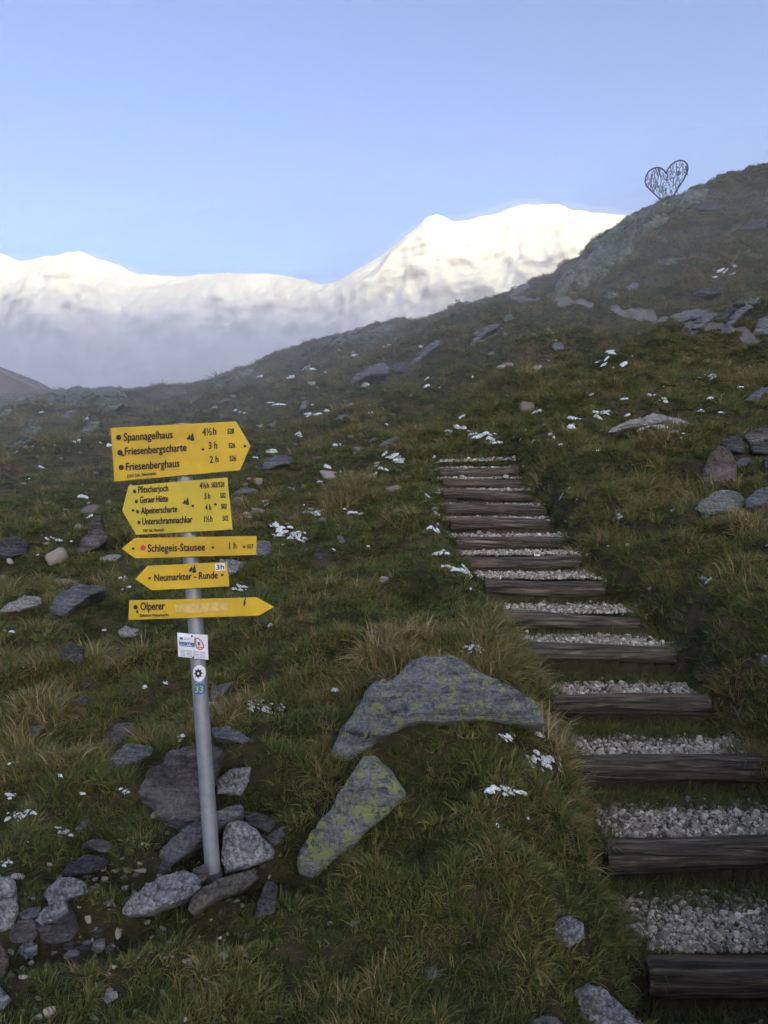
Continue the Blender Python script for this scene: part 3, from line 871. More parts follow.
rock_slab('rock', 'dark pointed rock standing up left of the signs', zz([(280, 658), (330, 590), (362, 520), (388, 522), (392, 570), (415, 605), (380, 645), (310, 668)], 3.84, 0, 380), M_BROWN, (-0.2, -0.88, 0.4), 0.5, 0.09, group=G_SLOPE)
rock_slab('rock', 'slanting brown slab at the left below the dark rounded stone', k38([(65, 770), (125, 718), (172, 708), (160, 735), (105, 775)]), M_BROWN, (-0.2, -0.7, 0.68), 0.35, group=G_SLOPE)
rock_slab('rock', 'dark rock at the left edge, half way up the slope', zz([(-40, 660), (0, 620), (60, 598), (105, 620), (95, 670), (20, 690)], 3.84, 0, 380), M_DARK, (-0.1, -0.8, 0.6), 0.5, 0.08, group=G_SLOPE)
rock_slab('rock', 'small grey edge stone at the far left below the pale flat stone', k38([(-20, 500), (0, 480), (38, 482), (30, 505), (0, 510)]), M_GREY, (0, -0.7, 0.7), 0.4, group=G_SLOPE)
boulder('rock', 'small bluish stone in the lower grass of the left slope', 80, 702, 12, 10, M_GREY, 61, group=G_SLOPE)
boulder('rock', 'small round bluish stone just below another on the left slope', 74, 718, 10, 9, M_GREY, 62, group=G_SLOPE)
boulder('rock', 'dark small stone on the left slope above two bluish ones', 84, 683, 12, 9, M_DARK, 63, group=G_SLOPE)
rock_slab('rock', 'grey stone peeping out right behind the narrow sign with the red dot', zz([(170, 200), (175, 185), (215, 185), (222, 215), (200, 235), (172, 235)], 3.072, 200, 480), M_GREY, (0, -0.75, 0.65), 0.5, group=G_SLOPE)
rock_slab('rock', 'speckled stone peeping out right behind the short sign', zz([(60, 242), (100, 246), (142, 255), (120, 280), (90, 292), (60, 290)], 3.072, 200, 480), M_GRANITE, (0, -0.7, 0.7), 0.4, group=G_SLOPE)
rock_slab('rock', 'grey slab leaning in the grass right of the round stickers', zz([(30, 655), (60, 630), (98, 615), (85, 645), (35, 685)], 3.072, 200, 480), M_GREY, (-0.2, -0.75, 0.6), 0.4, group=G_SLOPE)
boulder('rock', 'small upright grey stone on the slope right of the second sign', 341, 540, 9, 8, M_GREY, 64, group=G_SLOPE)
boulder('rock', 'low dark stone on the slope right of the narrow signs', 320, 557, 18, 8, M_DARK, 65, group=G_SLOPE)
boulder('rock', 'small pale stone in the grass uphill of the largest lichen slab', 384, 580, 10, 7, M_PALE, 66, group=G_SLOPE)
# middle slope (200, 310)
k20 = lambda p_: zz(p_, 3.84, 200, 310)
rock_slab('rock', 'grey wedge rock standing out on the middle slope below the low skyline', k20([(572, 282), (600, 250), (625, 232), (700, 194), (725, 222), (715, 245), (670, 250), (600, 272)]), M_GREY, (-0.1, -0.75, 0.65), 0.5, group=G_SLOPE)
rock_slab('rock', 'dark flat rock just right of the grey wedge rock', k20([(728, 235), (745, 212), (800, 195), (815, 215), (790, 240)]), M_DARK, (-0.1, -0.75, 0.65), 0.5, group=G_SLOPE)
rock_slab('rock', 'grey rounded rock right of the tip of the uppermost sign', k20([(225, 608), (245, 580), (290, 568), (355, 562), (345, 592), (280, 608)]), M_GREY, (-0.1, -0.7, 0.7), 0.5, group=G_SLOPE)
rock_slab('rock', 'thin flat slab right of the second sign', k20([(120, 702), (165, 688), (225, 686), (215, 700), (150, 710)]), M_GREY, (0, -0.5, 0.85), 0.3, group=G_SLOPE)
rock_slab('rock', 'small slab in grass below the grey wedge rock', k20([(516, 428), (535, 405), (565, 400), (545, 425)]), M_GREY, (-0.1, -0.7, 0.7), 0.4, group=G_SLOPE)
rock_slab('rock', 'thin sharp slab rising to the right on the middle slope', k20([(680, 525), (715, 502), (765, 486), (770, 492), (700, 527)]), M_GREY, (-0.1, -0.65, 0.75), 0.3, group=G_SLOPE)
rock_slab('rock', 'thin pale slab just left of the sharp one on the middle slope', k20([(645, 505), (665, 490), (695, 485), (680, 500)]), M_GREY, (-0.1, -0.65, 0.75), 0.3, group=G_SLOPE)
rock_slab('rock', 'narrow upright stone half way between uppermost sign and grey wedge rock', k20([(378, 382), (395, 352), (418, 348), (405, 380)]), M_GREY, (-0.1, -0.75, 0.65), 0.4, group=G_SLOPE)
boulder('rock', 'small round pale stone below the two thin slabs', 357, 451, 8, 7, M_PALE, 67, group=G_SLOPE)
# near the crest on the left
k00 = lambda p_: zz(p_, 3.84, 0, 380)
rock_slab('rock_outcrop', 'upright greenish outcrop below the skyline left of the signpost', k00([(306, 212), (330, 165), (352, 128), (385, 150), (380, 190)]), M_GREEN, (-0.1, -0.85, 0.5), 0.5, 0.08, group=G_CREST, cat='outcrop')
rock_slab('rock_outcrop', 'wide greenish outcrop on the skyline left of the signpost', k00([(375, 130), (390, 100), (430, 82), (470, 90), (450, 110), (400, 130)]), M_GREEN, (-0.1, -0.85, 0.5), 0.5, 0.08, group=G_CREST, cat='outcrop')
rock_slab('rock_outcrop', 'slanted grey outcrop between the hut and the greenish outcrops', k00([(235, 158), (260, 125), (300, 105), (285, 135), (250, 162)]), M_GREY, (-0.1, -0.85, 0.5), 0.5, 0.08, group=G_CREST, cat='outcrop')
rock_slab('rock_outcrop', 'block of stones directly under the hut at the left edge', k00([(-10, 140), (0, 100), (45, 88), (50, 130), (20, 145)]), M_GREEN, (0, -0.85, 0.5), 0.5, 0.08, group=G_CREST, cat='outcrop')
rock_slab('rock_outcrop', 'flat lintel like stone just right of the hut', k00([(60, 95), (70, 72), (170, 64), (175, 80), (120, 92)]), M_GREEN, (0, -0.85, 0.5), 0.5, 0.05, group=G_CREST, cat='outcrop')
rock_slab('rock_outcrop', 'broken grey rocks lower on the far left slope', k00([(75, 180), (100, 165), (140, 160), (160, 185), (140, 220), (95, 210)]), M_GREEN, (0, -0.8, 0.6), 0.5, 0.1, group=G_CREST, cat='outcrop')
rock_slab('rock_outcrop', 'pale broad rock on the far left slope under the hut', k00([(20, 260), (55, 228), (110, 220), (120, 240), (70, 262)]), M_GREEN, (0, -0.75, 0.65), 0.5, 0.1, group=G_CREST, cat='outcrop')
# right of the steps
k56 = lambda p_: zz(p_, 3.84, 568, 340)
rock_slab('rock', 'long pale slab lying flat on the grass right above the steps', k56([(152, 348), (200, 335), (270, 320), (340, 298), (490, 290), (500, 305), (440, 322), (330, 332), (180, 354)]), M_PALE, (0.0, -0.5, 0.87), 0.25, 0.02, group=G_RIGHT)
rock_slab('rock', 'grey rock at the right edge above the boulder heap', k56([(675, 228), (710, 205), (745, 188), (800, 182), (800, 228), (720, 235)]), M_GREY, (0.0, -0.7, 0.7), 0.4, group=G_RIGHT)
rock_slab('boulder', 'large warm brown boulder at the left of the heap by the right edge', k56([(518, 505), (545, 440), (580, 400), (620, 420), (650, 470), (645, 540), (590, 560), (530, 545)]), M_RED, (-0.2, -0.88, 0.42), 0.6, 0.06, group=G_RIGHT)
rock_slab('boulder', 'dark grey boulder behind the warm brown one in the right heap', k56([(585, 395), (620, 372), (662, 364), (680, 400), (672, 440), (625, 425)]), M_DARK, (-0.1, -0.85, 0.5), 0.6, 0.06, group=G_RIGHT)
rock_slab('boulder', 'topmost stone of the heap by the right edge', k56([(675, 372), (700, 350), (770, 330), (800, 335), (800, 380), (700, 402)]), M_BROWN, (0.0, -0.85, 0.5), 0.6, 0.06, group=G_RIGHT)
rock_slab('boulder', 'middle stone of the heap touching the right edge', k56([(698, 405), (720, 390), (780, 392), (800, 410), (790, 440), (715, 436)]), M_DARK, (0.0, -0.85, 0.5), 0.6, 0.06, group=G_RIGHT)
rock_slab('boulder', 'lowest stone of the heap touching the right edge', k56([(748, 460), (770, 442), (810, 445), (810, 500), (760, 500)]), M_DARK, (0.0, -0.85, 0.5), 0.6, 0.06, group=G_RIGHT)
rock_slab('boulder', 'small bluish stone in the gap of the right heap', k56([(640, 480), (660, 455), (700, 450), (705, 470), (670, 490)]), M_GREY, (0.0, -0.85, 0.5), 0.6, 0.06, group=G_RIGHT)
rock_slab('rock', 'low rock with a bright lichen spot below the heap at right', k56([(488, 645), (515, 610), (550, 592), (610, 583), (660, 585), (695, 605), (680, 650), (600, 668), (520, 680)]), M_LICHEN_LITTLE, (-0.1, -0.72, 0.68), 0.45, 0.06, group=G_RIGHT)
rock_slab('rock', 'smooth grey rock beside the lichen spotted one at the right edge', k56([(680, 610), (720, 582), (770, 570), (810, 580), (810, 625), (720, 640), (690, 640)]), M_GREY, (0.0, -0.72, 0.68), 0.45, group=G_RIGHT)
boulder('rock', 'small grey stone on the slope above the long pale slab', 754, 377, 10, 8, M_GREY, 68, group=G_RIGHT)
boulder('stone', 'small pinkish stone at the right edge beside the steps', 767, 661, 9, 14, M_PALE, 69, group=G_RIGHT, cat='stone')
# along the trail
k57 = lambda p_: zz(p_, 3.84, 568, 160)
rock_slab('rock', 'long flat slab on the trail, pointing left', k57([(365, 618), (430, 590), (545, 572), (520, 600), (440, 625)]), M_GREY, (-0.1, -0.75, 0.65), 0.4, 0.05, group=G_TRAIL)
rock_slab('rock', 'second slab on the trail, right of the long flat one', k57([(475, 642), (520, 595), (565, 585), (575, 600), (520, 640)]), M_GREY, (-0.2, -0.75, 0.6), 0.4, 0.05, group=G_TRAIL)
rock_slab('rock', 'third slab on the trail, dark and leaning right', k57([(560, 615), (600, 580), (640, 563), (650, 580), (600, 615)]), M_DARK, (-0.2, -0.75, 0.6), 0.4, 0.05, group=G_TRAIL)
rock_slab('rock', 'fourth slab on the trail, sharp and steeply leaning', k57([(590, 642), (640, 590), (695, 550), (712, 560), (650, 620), (620, 642)]), M_GREY, (-0.2, -0.75, 0.6), 0.4, 0.05, group=G_TRAIL)
rock_slab('rock', 'upright rock on the trail at the right edge', k57([(708, 668), (735, 610), (765, 598), (790, 610), (790, 672)]), M_GREY, (0, -0.85, 0.5), 0.5, 0.06, group=G_TRAIL)


def outcrop(name, label, poly, m, bump, group, cat='outcrop', grassy=0.3, seed=0, M=64):
    """bedrock breaking through the turf: follows the hillside and stands proud of it in ledges"""
    poly = np.array(poly, float)
    c = poly.mean(0)
    seg = np.linalg.norm(np.roll(poly, -1, 0) - poly, axis=1)
    cum = np.concatenate([[0], np.cumsum(seg)])
    qq = np.concatenate([poly, poly[:1]])
    tt_ = np.linspace(0, cum[-1], M, endpoint=False)
    ring = np.stack([np.interp(tt_, cum, qq[:, k]) for k in (0, 1)], 1)
    ring = ring + ((ring - c) * 0.14 * fbm(tt_ / cum[-1] * 22 + seed, tt_ * 0, 3)[:, None])
    lev = np.linspace(0.07, 1.0, 14)
    pix = np.concatenate([[c]] + [c + (ring - c) * k for k in lev])
    kk = np.concatenate([[0]] + [np.full(M, k) for k in lev])
    g = np.array([ground_at(a_, b_, 20) for a_, b_ in pix])
    up = unit((-0.25, -0.55, 0.8))
    ledge = ridged(g[:, 0] / 3.0 + 2 + seed, g[:, 2] / 1.6 + g[:, 1] / 6, 4, 0.55)
    off = bump * (0.02 + 0.70 * ledge + 0.55 * fbm(g[:, 0] / 1.1, g[:, 2] / 0.8 + seed, 4)) * (1 - kk ** 5) - 0.12 * bump * kk
    vs = g + off[:, None] * up
    under = g[1 + 13 * M:] - up * 0.9
    vs = np.concatenate([vs, under, [under.mean(0) - up]])
    fs = [(0, 1 + i, 1 + (i + 1) % M) for i in range(M)]
    for j in range(14):
        a_ = 1 + j * M
        fs += [(a_ + i, a_ + M + i, a_ + M + (i + 1) % M, a_ + (i + 1) % M) for i in range(M)]
    a_ = 1 + 14 * M
    fs += [(a_ + i, len(vs) - 1, a_ + (i + 1) % M) for i in range(M)]
    o0 = g.mean(0)
    o = mesh_obj(name, vs - o0, fs, m, sharp=35)
    o.location = o0
    tag(o, label, cat, group)
    ROCKS.append(([tuple(p) for p in poly], o0, grassy))
    return o


outcrop('rock_outcrop', 'long green crusted crag under the heart sculpture on the skyline', [(572, 281), (578, 266), (590, 255), (600, 240), (612, 231), (630, 216), (648, 207), (668, 201), (688, 191), (706, 186), (714, 192), (700, 203), (676, 213), (662, 228), (640, 240), (632, 256), (620, 266), (604, 272), (590, 284)], M_GREEN, 0.50, G_CREST, grassy=0.8)
outcrop('rock_outcrop', 'lower green ledges sloping left from the crag towards the trail', [(548, 300), (556, 286), (566, 272), (582, 262), (600, 262), (612, 272), (596, 284), (580, 292), (562, 300)], M_GREEN, 0.45, G_CREST, grassy=0.8, seed=3)
outcrop('rock_outcrop', 'broken grey ledges on the skyline right of the hut', [(42, 396), (80, 391), (125, 391), (134, 400), (95, 409), (52, 407)], M_GREEN, 0.28, G_CREST, grassy=0.6, seed=5, M=44)
outcrop('rock_outcrop', 'rocky rib on the skyline above the tip of the uppermost sign', [(200, 387), (232, 377), (264, 364), (258, 379), (228, 390)], M_GREEN, 0.28, G_CREST, grassy=0.6, seed=6, M=44)
outcrop('rock_outcrop', 'stony brow on the skyline above the grey wedge rock', [(318, 344), (352, 334), (398, 325), (392, 336), (350, 346)], M_GREEN, 0.28, G_CREST, grassy=0.6, seed=7, M=44)
rock_slab('rock_outcrop', 'overhanging snout of rock on the skyline left of the heart sculpture', [(588, 250), (590, 242), (604, 237), (622, 232), (622, 246), (606, 252)], M_GREEN, (-0.1, -0.9, 0.4), 0.5, 0.06, group=G_CREST, cat='outcrop', dist=44)
rock_slab('rock_outcrop', 'pointed grey rock standing on the skyline above the trail', zz([(488, 108), (530, 65), (568, 44), (576, 62), (540, 92), (510, 112)], 3.84, 380, 270), M_GREY, (-0.1, -0.9, 0.4), 0.5, 0.05, group=G_CREST, cat='outcrop', dist=39)
rock_slab('rock_outcrop', 'greenish block right of the diagonal ledge near the low skyline', zz([(458, 178), (475, 160), (505, 165), (515, 190), (480, 200)], 3.84, 380, 270), M_GREEN, (-0.1, -0.85, 0.5), 0.5, 0.06, group=G_CREST, cat='outcrop')
rock_slab('rock_outcrop', 'long diagonal ledge of rock below the low skyline', zz([(345, 290), (380, 245), (430, 200), (455, 195), (440, 220), (390, 265), (360, 292)], 3.84, 380, 270), M_GREY, (-0.3, -0.85, 0.45), 0.4, 0.07, group=G_CREST, cat='outcrop')
rock_slab('rock_outcrop', 'grey ledge at the end of the low grassy hump', zz([(105, 368), (130, 335), (165, 310), (225, 262), (235, 285), (195, 315), (150, 352)], 3.84, 380, 270), M_GREY, (-0.3, -0.85, 0.45), 0.4, 0.07, group=G_CREST, cat='outcrop')
rock_slab('rock', 'single pale rock in the grass below the trail', zz([(658, 295), (670, 280), (702, 278), (708, 300), (675, 312)], 3.84, 380, 270), M_GREY, (0, -0.8, 0.6), 0.5, group=G_RIGHT)
rock_slab('rock', 'pale rock face high on the slope right of the heart sculpture', k57([(645, 268), (700, 236), (742, 228), (738, 250), (690, 276)]), M_GREEN, (-0.1, -0.8, 0.6), 0.4, group=G_CREST)
for lab_, cx_, cy_, w_, h_ in (('thin grey ledge high on the right hill, level with the foot of the heart', 712, 207, 34, 7), ('long low ledge at the right edge, lower than the foot of the heart', 752, 226, 32, 8),
                               ('short ledge in the middle of the right hill, below the pale rock face', 668, 262, 26, 7), ('ledge on the right hill between the trail slabs and the pale rock face', 706, 292, 36, 8),
                               ('low rock ledge just above the left end of the trail', 608, 296, 28, 7), ('ledge near the right edge above the upright trail rock', 748, 301, 30, 9)):
    rock_slab('rock_outcrop', lab_, [(cx_ - w_ / 2, cy_ + h_ * 0.4), (cx_ - w_ * 0.3, cy_ - h_ * 0.2), (cx_ - w_ * 0.05, cy_ - h_ * 0.3), (cx_ + w_ * 0.2, cy_ - h_ * 0.6), (cx_ + w_ / 2, cy_ - h_ * 0.5), (cx_ + w_ * 0.4, cy_ + h_ * 0.1), (cx_ + w_ * 0.05, cy_ + h_ * 0.5)],
              M_DARK if w_ > 30 else M_GREEN, (-0.15, -0.85, 0.5), 0.5, 0.09, group='ledges on the right hill', cat='outcrop', seed=int(w_))
rock_slab('rock', 'small pale ledge under the right of the green crag', k57([(220, 490), (245, 475), (275, 470), (265, 490), (235, 500)]), M_GREY, (-0.1, -0.8, 0.6), 0.4, group=G_CREST)
# foreground below the bank
k86 = lambda p_: zz(p_, 1.979, 380, 860)
rock_slab('rock', 'grey stone half buried in grass on the bank left of the lowest log', k86([(345, 135), (355, 115), (378, 106), (405, 122), (408, 150), (380, 172), (352, 165)]), M_GRANITE, (0.1, -0.8, 0.6), 0.5, group='stones at the bottom of the bank', sink=0.02)
rock_slab('rock', 'long pale stone at the bottom edge left of the lowest log', k86([(383, 262), (410, 243), (448, 255), (485, 290), (530, 325), (520, 345), (430, 340), (400, 310)]), M_GRANITE, (0.1, -0.65, 0.75), 0.4, group='stones at the bottom of the bank')
rock_slab('rock', 'dim stone cut by the bottom edge beside the long pale one', k86([(298, 320), (320, 308), (350, 310), (370, 330), (340, 345)]), M_GREY, (0.1, -0.65, 0.75), 0.4, group='stones at the bottom of the bank')
rock_slab('rock', 'small stone peeping from tussocks at the bottom centre', k86([(72, 238), (90, 208), (112, 210), (115, 232), (85, 245)]), M_GREY, (0.0, -0.75, 0.65), 0.4, group='stones at the bottom of the bank', sink=0.02)

# ------------------------------------------------------------------ the log steps
def make_log(length, rad_, seed):
    r_ = np.random.default_rng(seed)
    nl, na = 40, 22
    xs = np.linspace(-length / 2, length / 2, nl)
    aa = np.linspace(0, 2 * math.pi, na, endpoint=False)
    A_, X_ = np.meshgrid(aa, xs)
    rr_ = rad_ * (1 + 0.12 * perlin(X_ * 1.6 + seed, np.cos(A_) * 1.2 + seed) + 0.10 * perlin(np.cos(A_) * 3 + seed * 2, np.sin(A_) * 3 + X_ * 0.5) + 0.05 * ridged(np.cos(A_) * 6 + 3, np.sin(A_) * 6 + X_ * 0.4, 2))
    taper = 1 - 0.10 * (X_ / length) * r_.choice([-1, 1])
    endw = 1 - 0.08 * np.clip((np.abs(X_) / (length / 2) - 0.97) / 0.03, 0, 1)
    rr_ = rr_ * taper * endw
    bow = 0.03 * r_.uniform(-1, 1) * np.cos(X_ / length * math.pi)
    yy_ = rr_ * np.cos(A_) + bow * 0.6
    zz_ = rr_ * np.sin(A_) * 0.96 + 0.022 * np.sin(X_ * 2.3 + seed)
    vs = np.stack([X_, yy_, zz_], -1).reshape(-1, 3)
    fs = []
    for j in range(nl - 1):
        for i in range(na):
            i2 = (i + 1) % na
            fs.append((j * na + i, j * na + i2, (j + 1) * na + i2, (j + 1) * na + i))
    c0, c1 = len(vs), len(vs) + 1
    vs = np.concatenate([vs, [[-length / 2 - 0.005, 0, 0], [length / 2 + 0.005, 0, 0]]])
    for i in range(na):
        i2 = (i + 1) % na
        fs.append((c0, i2, i)); fs.append((c1, (nl - 1) * na + i, (nl - 1) * na + i2))
    return vs, fs


LOGLAB = ['lowest dark log step, cut by the right edge of the photo', 'second log step from the bottom, broad and dark, running out of the right edge',
          'third log step from the bottom, with a wide strip of pale gravel on it', 'fourth log step from the bottom, with a tan worn streak on its front',
          'fifth log step from the bottom, thick and pale grey', 'sixth log step from the bottom, rather dark and level with the big lichen slab top', 'seventh log step from the bottom, half way up the flight',
          'eighth log step from the bottom, thin with gravel at its right end', 'ninth log step from the bottom, sagging to the right', 'tenth log step from the bottom, dark with little gravel',
          'fourth log step from the top of the flight', 'third log step from the top of the flight', 'second log step from the top of the flight', 'topmost log step, short and half hidden by grass']
for k, (l_, r_, t_, b_, d_) in enumerate(LOGS):
    rad_ = max(0.066, (b_ - t_) / F * d_ / 2 * 0.96)
    L_ = (r_ - l_) / F * d_
    vs, fs = make_log(L_, rad_, 11 + k)
    o = mesh_obj('log_step', vs, fs, M_LOG, sharp=50)
    o.location = (LC[k], d_ + rad_ * 0.3, LZ[k] - rad_ * 1.02)
    o.rotation_euler = (0, math.radians([1.0, 0.5, 1.2, 0.6, -0.2, 1.2, 0.3, 0.5, 2.4, 1.5, 1.0, 0.6, 0.5, -0.5][k]), math.radians([2, 1, -1, 1.5, 0, 2, -1, 0, 1, 2, 0, -1, 1, 0][k]))
    tag(o, LOGLAB[k], 'log step', 'log steps climbing the slope')

# ------------------------------------------------------------------ scattered stuff through geometry nodes
def scatter(name, pos, rot, scl, vid, tint, variants, mats_kind=None):
    me = bpy.data.meshes.new(name)
    me.vertices.add(len(pos))
    me.vertices.foreach_set('co', np.asarray(pos, np.float32).reshape(-1))
    for an, ty, val, key in (('rot', 'FLOAT_VECTOR', rot, 'vector'), ('scl', 'FLOAT_VECTOR', scl, 'vector'), ('tint', 'FLOAT', tint, 'value'), ('vid', 'INT', vid, 'value')):
        a_ = me.attributes.new(an, ty, 'POINT')
        a_.data.foreach_set(key, np.asarray(val, np.int32 if ty == 'INT' else np.float32).reshape(-1))
    o = bpy.data.objects.new(name, me)
    link(o)
    ng = bpy.data.node_groups.new(name + '_scatter', 'GeometryNodeTree')
    ng.interface.new_socket('Geometry', in_out='INPUT', socket_type='NodeSocketGeometry')
    ng.interface.new_socket('Geometry', in_out='OUTPUT', socket_type='NodeSocketGeometry')
    N, L = ng.nodes, ng.links
    gi, go = N.new('NodeGroupInput'), N.new('NodeGroupOutput')
    gi_ = N.new('GeometryNodeGeometryToInstance')
    for vo in reversed(variants):
        oi_ = N.new('GeometryNodeObjectInfo')
        oi_.inputs['Object'].default_value = vo
        L.new(oi_.outputs['Geometry'], gi_.inputs[0])
    ip = N.new('GeometryNodeInstanceOnPoints')
    ip.inputs['Pick Instance'].default_value = True
    def att(nm, ty):
        n_ = N.new('GeometryNodeInputNamedAttribute'); n_.data_type = ty; n_.inputs['Name'].default_value = nm
        return n_.outputs[0]
    e2r = N.new('FunctionNodeEulerToRotation')
    L.new(att('rot', 'FLOAT_VECTOR'), e2r.inputs[0])
    L.new(gi.outputs[0], ip.inputs['Points'])
    L.new(gi_.outputs[0], ip.inputs['Instance'])
    L.new(att('vid', 'INT'), ip.inputs['Instance Index'])
    L.new(e2r.outputs[0], ip.inputs['Rotation'])
    L.new(att('scl', 'FLOAT_VECTOR'), ip.inputs['Scale'])
    L.new(ip.outputs[0], go.inputs[0])
    md = o.modifiers.new('scatter', 'NODES')
    md.node_group = ng
    tag(o, kind='stuff')
    return o


def proto(name, verts, faces, m, blade=None):
    me = bpy.data.meshes.new(name)
    me.from_pydata([tuple(v) for v in verts], [], faces)
    if blade is not None:
        a_ = me.attributes.new('blade', 'FLOAT', 'POINT')
        a_.data.foreach_set('value', np.asarray(blade, np.float32))
    me.materials.append(m)
    me.polygons.foreach_set('use_smooth', [True] * len(me.polygons))
    return bpy.data.objects.new(name, me)


def tuft(seed, n, length, spread, droop, width, lean=0.0, straw=0.25, rad_=0.035):
    r_ = np.random.default_rng(seed)
    vs, fs, bl = [], [], []
    for i in range(n):
        a = r_.uniform(0, 2 * math.pi)
        r0 = rad_ * math.sqrt(r_.uniform(0, 1))
        base_ = np.array([r0 * math.cos(a), r0 * math.sin(a), -0.015])
        ll = length * r_.uniform(0.55, 1.25)
        a2 = a + r_.normal(0, 0.6)
        out = np.array([math.cos(a2), math.sin(a2), 0])
        tilt = r_.uniform(0.05, spread)
        direc = unit(out * math.sin(tilt) + np.array([0, -lean, math.cos(tilt)]))
        sd = unit(np.cross(direc, out + np.array([0.01, 0.02, 0])))
        sd = unit(sd * math.cos(0.5) + np.cross(direc, sd) * math.sin(r_.uniform(-1, 1)))
        w = width * r_.uniform(0.7, 1.3)
        p = base_.copy(); dcur = direc.copy()
        seg = 4
        bcol = r_.uniform(0, 0.75) if r_.uniform() > straw else r_.uniform(0.85, 1.2)
        i0 = len(vs)
        for s in range(seg + 1):
            f = s / seg
            ww = w * (1 - f) ** 0.7
            if s < seg:
                vs += [p - sd * ww / 2, p + sd * ww / 2]; bl += [bcol, bcol]
            else:
                vs += [p]; bl += [bcol]
            dcur = unit(dcur + np.array([0, -lean * 0.2, -droop]) * (0.4 + f))
            p = p + dcur * ll / seg
        for s in range(seg - 1):
            fs.append((i0 + 2 * s, i0 + 2 * s + 1, i0 + 2 * s + 3, i0 + 2 * s + 2))
        fs.append((i0 + 2 * seg - 2, i0 + 2 * seg - 1, i0 + 2 * seg))
    return vs, fs, bl


tufts = []
specs = [(40, 0.085, 1.15, 0.36, 0.0058, 0.10, 0.12), (46, 0.062, 1.25, 0.26, 0.0062, 0.04, 0.08), (36, 0.115, 1.1, 0.50, 0.0052, 0.15, 0.3),
         (54, 0.046, 1.35, 0.16, 0.0068, 0.0, 0.04), (28, 0.15, 1.0, 0.60, 0.0046, 0.2, 0.5), (38, 0.10, 1.0, 0.44, 0.0054, 0.12, 0.2), (26, 0.042, 1.35, 0.10, 0.017, 0.0, 0.0)]
for k, sp in enumerate(specs):
    vs, fs, bl = tuft(40 + k, sp[0], sp[1], sp[2], sp[3], sp[4], sp[5], sp[6])
    tufts.append(proto('grass_tuft', vs, fs, M_GRASS, bl))

# snow: small drifts caught between the tussocks
SNOW = [  # px, row, width px, height px
    (505, 796, 36, 10), (545, 768, 34, 16), (572, 782, 20, 8), (456, 722, 26, 12), (463, 707, 12, 6), (478, 651, 22, 14), (525, 716, 22, 8), (505, 743, 18, 6), (540, 742, 14, 5),
    (497, 832, 8, 6), (575, 826, 8, 8), (528, 825, 6, 5), (176, 742, 16, 10), (268, 714, 34, 9), (145, 692, 10, 4), (165, 688, 9, 4), (332, 697, 10, 8), (20, 822, 26, 12), (8, 803, 18, 6),
    (63, 838, 16, 10), (5, 870, 12, 8), (220, 944, 6, 6), (60, 781, 6, 5), (82, 800, 5, 4), (124, 796, 10, 6), (13, 768, 8, 5), (256, 707, 12, 5), (373, 637, 8, 5), (286, 536, 30, 12), (275, 528, 14, 6),
    (300, 541, 16, 8), (316, 516, 18, 5), (355, 518, 16, 4), (262, 506, 22, 6), (250, 519, 14, 4), (432, 533, 12, 6), (441, 558, 16, 5), (463, 575, 22, 7), (448, 571, 12, 4), (437, 516, 20, 3),
    (434, 500, 14, 4), (468, 655, 10, 6), (470, 548, 10, 4), (480, 438, 30, 7), (462, 432, 16, 5), (492, 444, 16, 6), (450, 437, 10, 4), (463, 420, 10, 4), (400, 465, 14, 5), (390, 460, 16, 5), (380, 472, 12, 4),
    (575, 422, 16, 4), (572, 430, 14, 3), (605, 416, 18, 4), (597, 420, 14, 3), (625, 402, 10, 4), (665, 404, 10, 3), (648, 398, 12, 3), (658, 432, 24, 5), (672, 436, 10, 4), (640, 432, 14, 3), (600, 365, 14, 5), (612, 356, 18, 3),
    (622, 368, 14, 4), (711, 380, 14, 3), (702, 381, 8, 3), (740, 390, 12, 3), (618, 521, 14, 5), (705, 583, 14, 4), (673, 515, 5, 4), (745, 523, 6, 3), (700, 414, 8, 3), (722, 416, 8, 3), (588, 398, 8, 3), (310, 418, 18, 4),
    (300, 438, 10, 4), (325, 470, 12, 3), (270, 455, 10, 3), (340, 448, 10, 3), (312, 408, 8, 3), (367, 388, 8, 3), (355, 358, 8, 3), (275, 407, 14, 3), (240, 415, 10, 4), (420, 350, 8, 3), (312, 372, 12, 3), (260, 380, 10, 3), (290, 380, 12, 3),
    (120, 583, 10, 5), (125, 592, 14, 6), (240, 592, 14, 6), (105, 635, 6, 4), (10, 636, 12, 4), (210, 710, 18, 4), (195, 716, 14, 3), (270, 630, 8, 4), (535, 415, 12, 3), (550, 440, 8, 3), (590, 275, 6, 2), (725, 275, 16, 3), (715, 280, 12, 3), (735, 270, 8, 2),
    (85, 500, 14, 3), (60, 460, 10, 3), (75, 445, 10, 3), (40, 470, 8, 3), (25, 452, 8, 3), (110, 452, 8, 3), (90, 520, 8, 3), (62, 545, 8, 3)]
sv, sf, SN = [], [], []
r_ = np.random.default_rng(5)
extra = [(r_.uniform(0, 768), r_.uniform(325, 560), r_.uniform(2.0, 6), r_.uniform(1.0, 1.7)) for _ in range(110)]
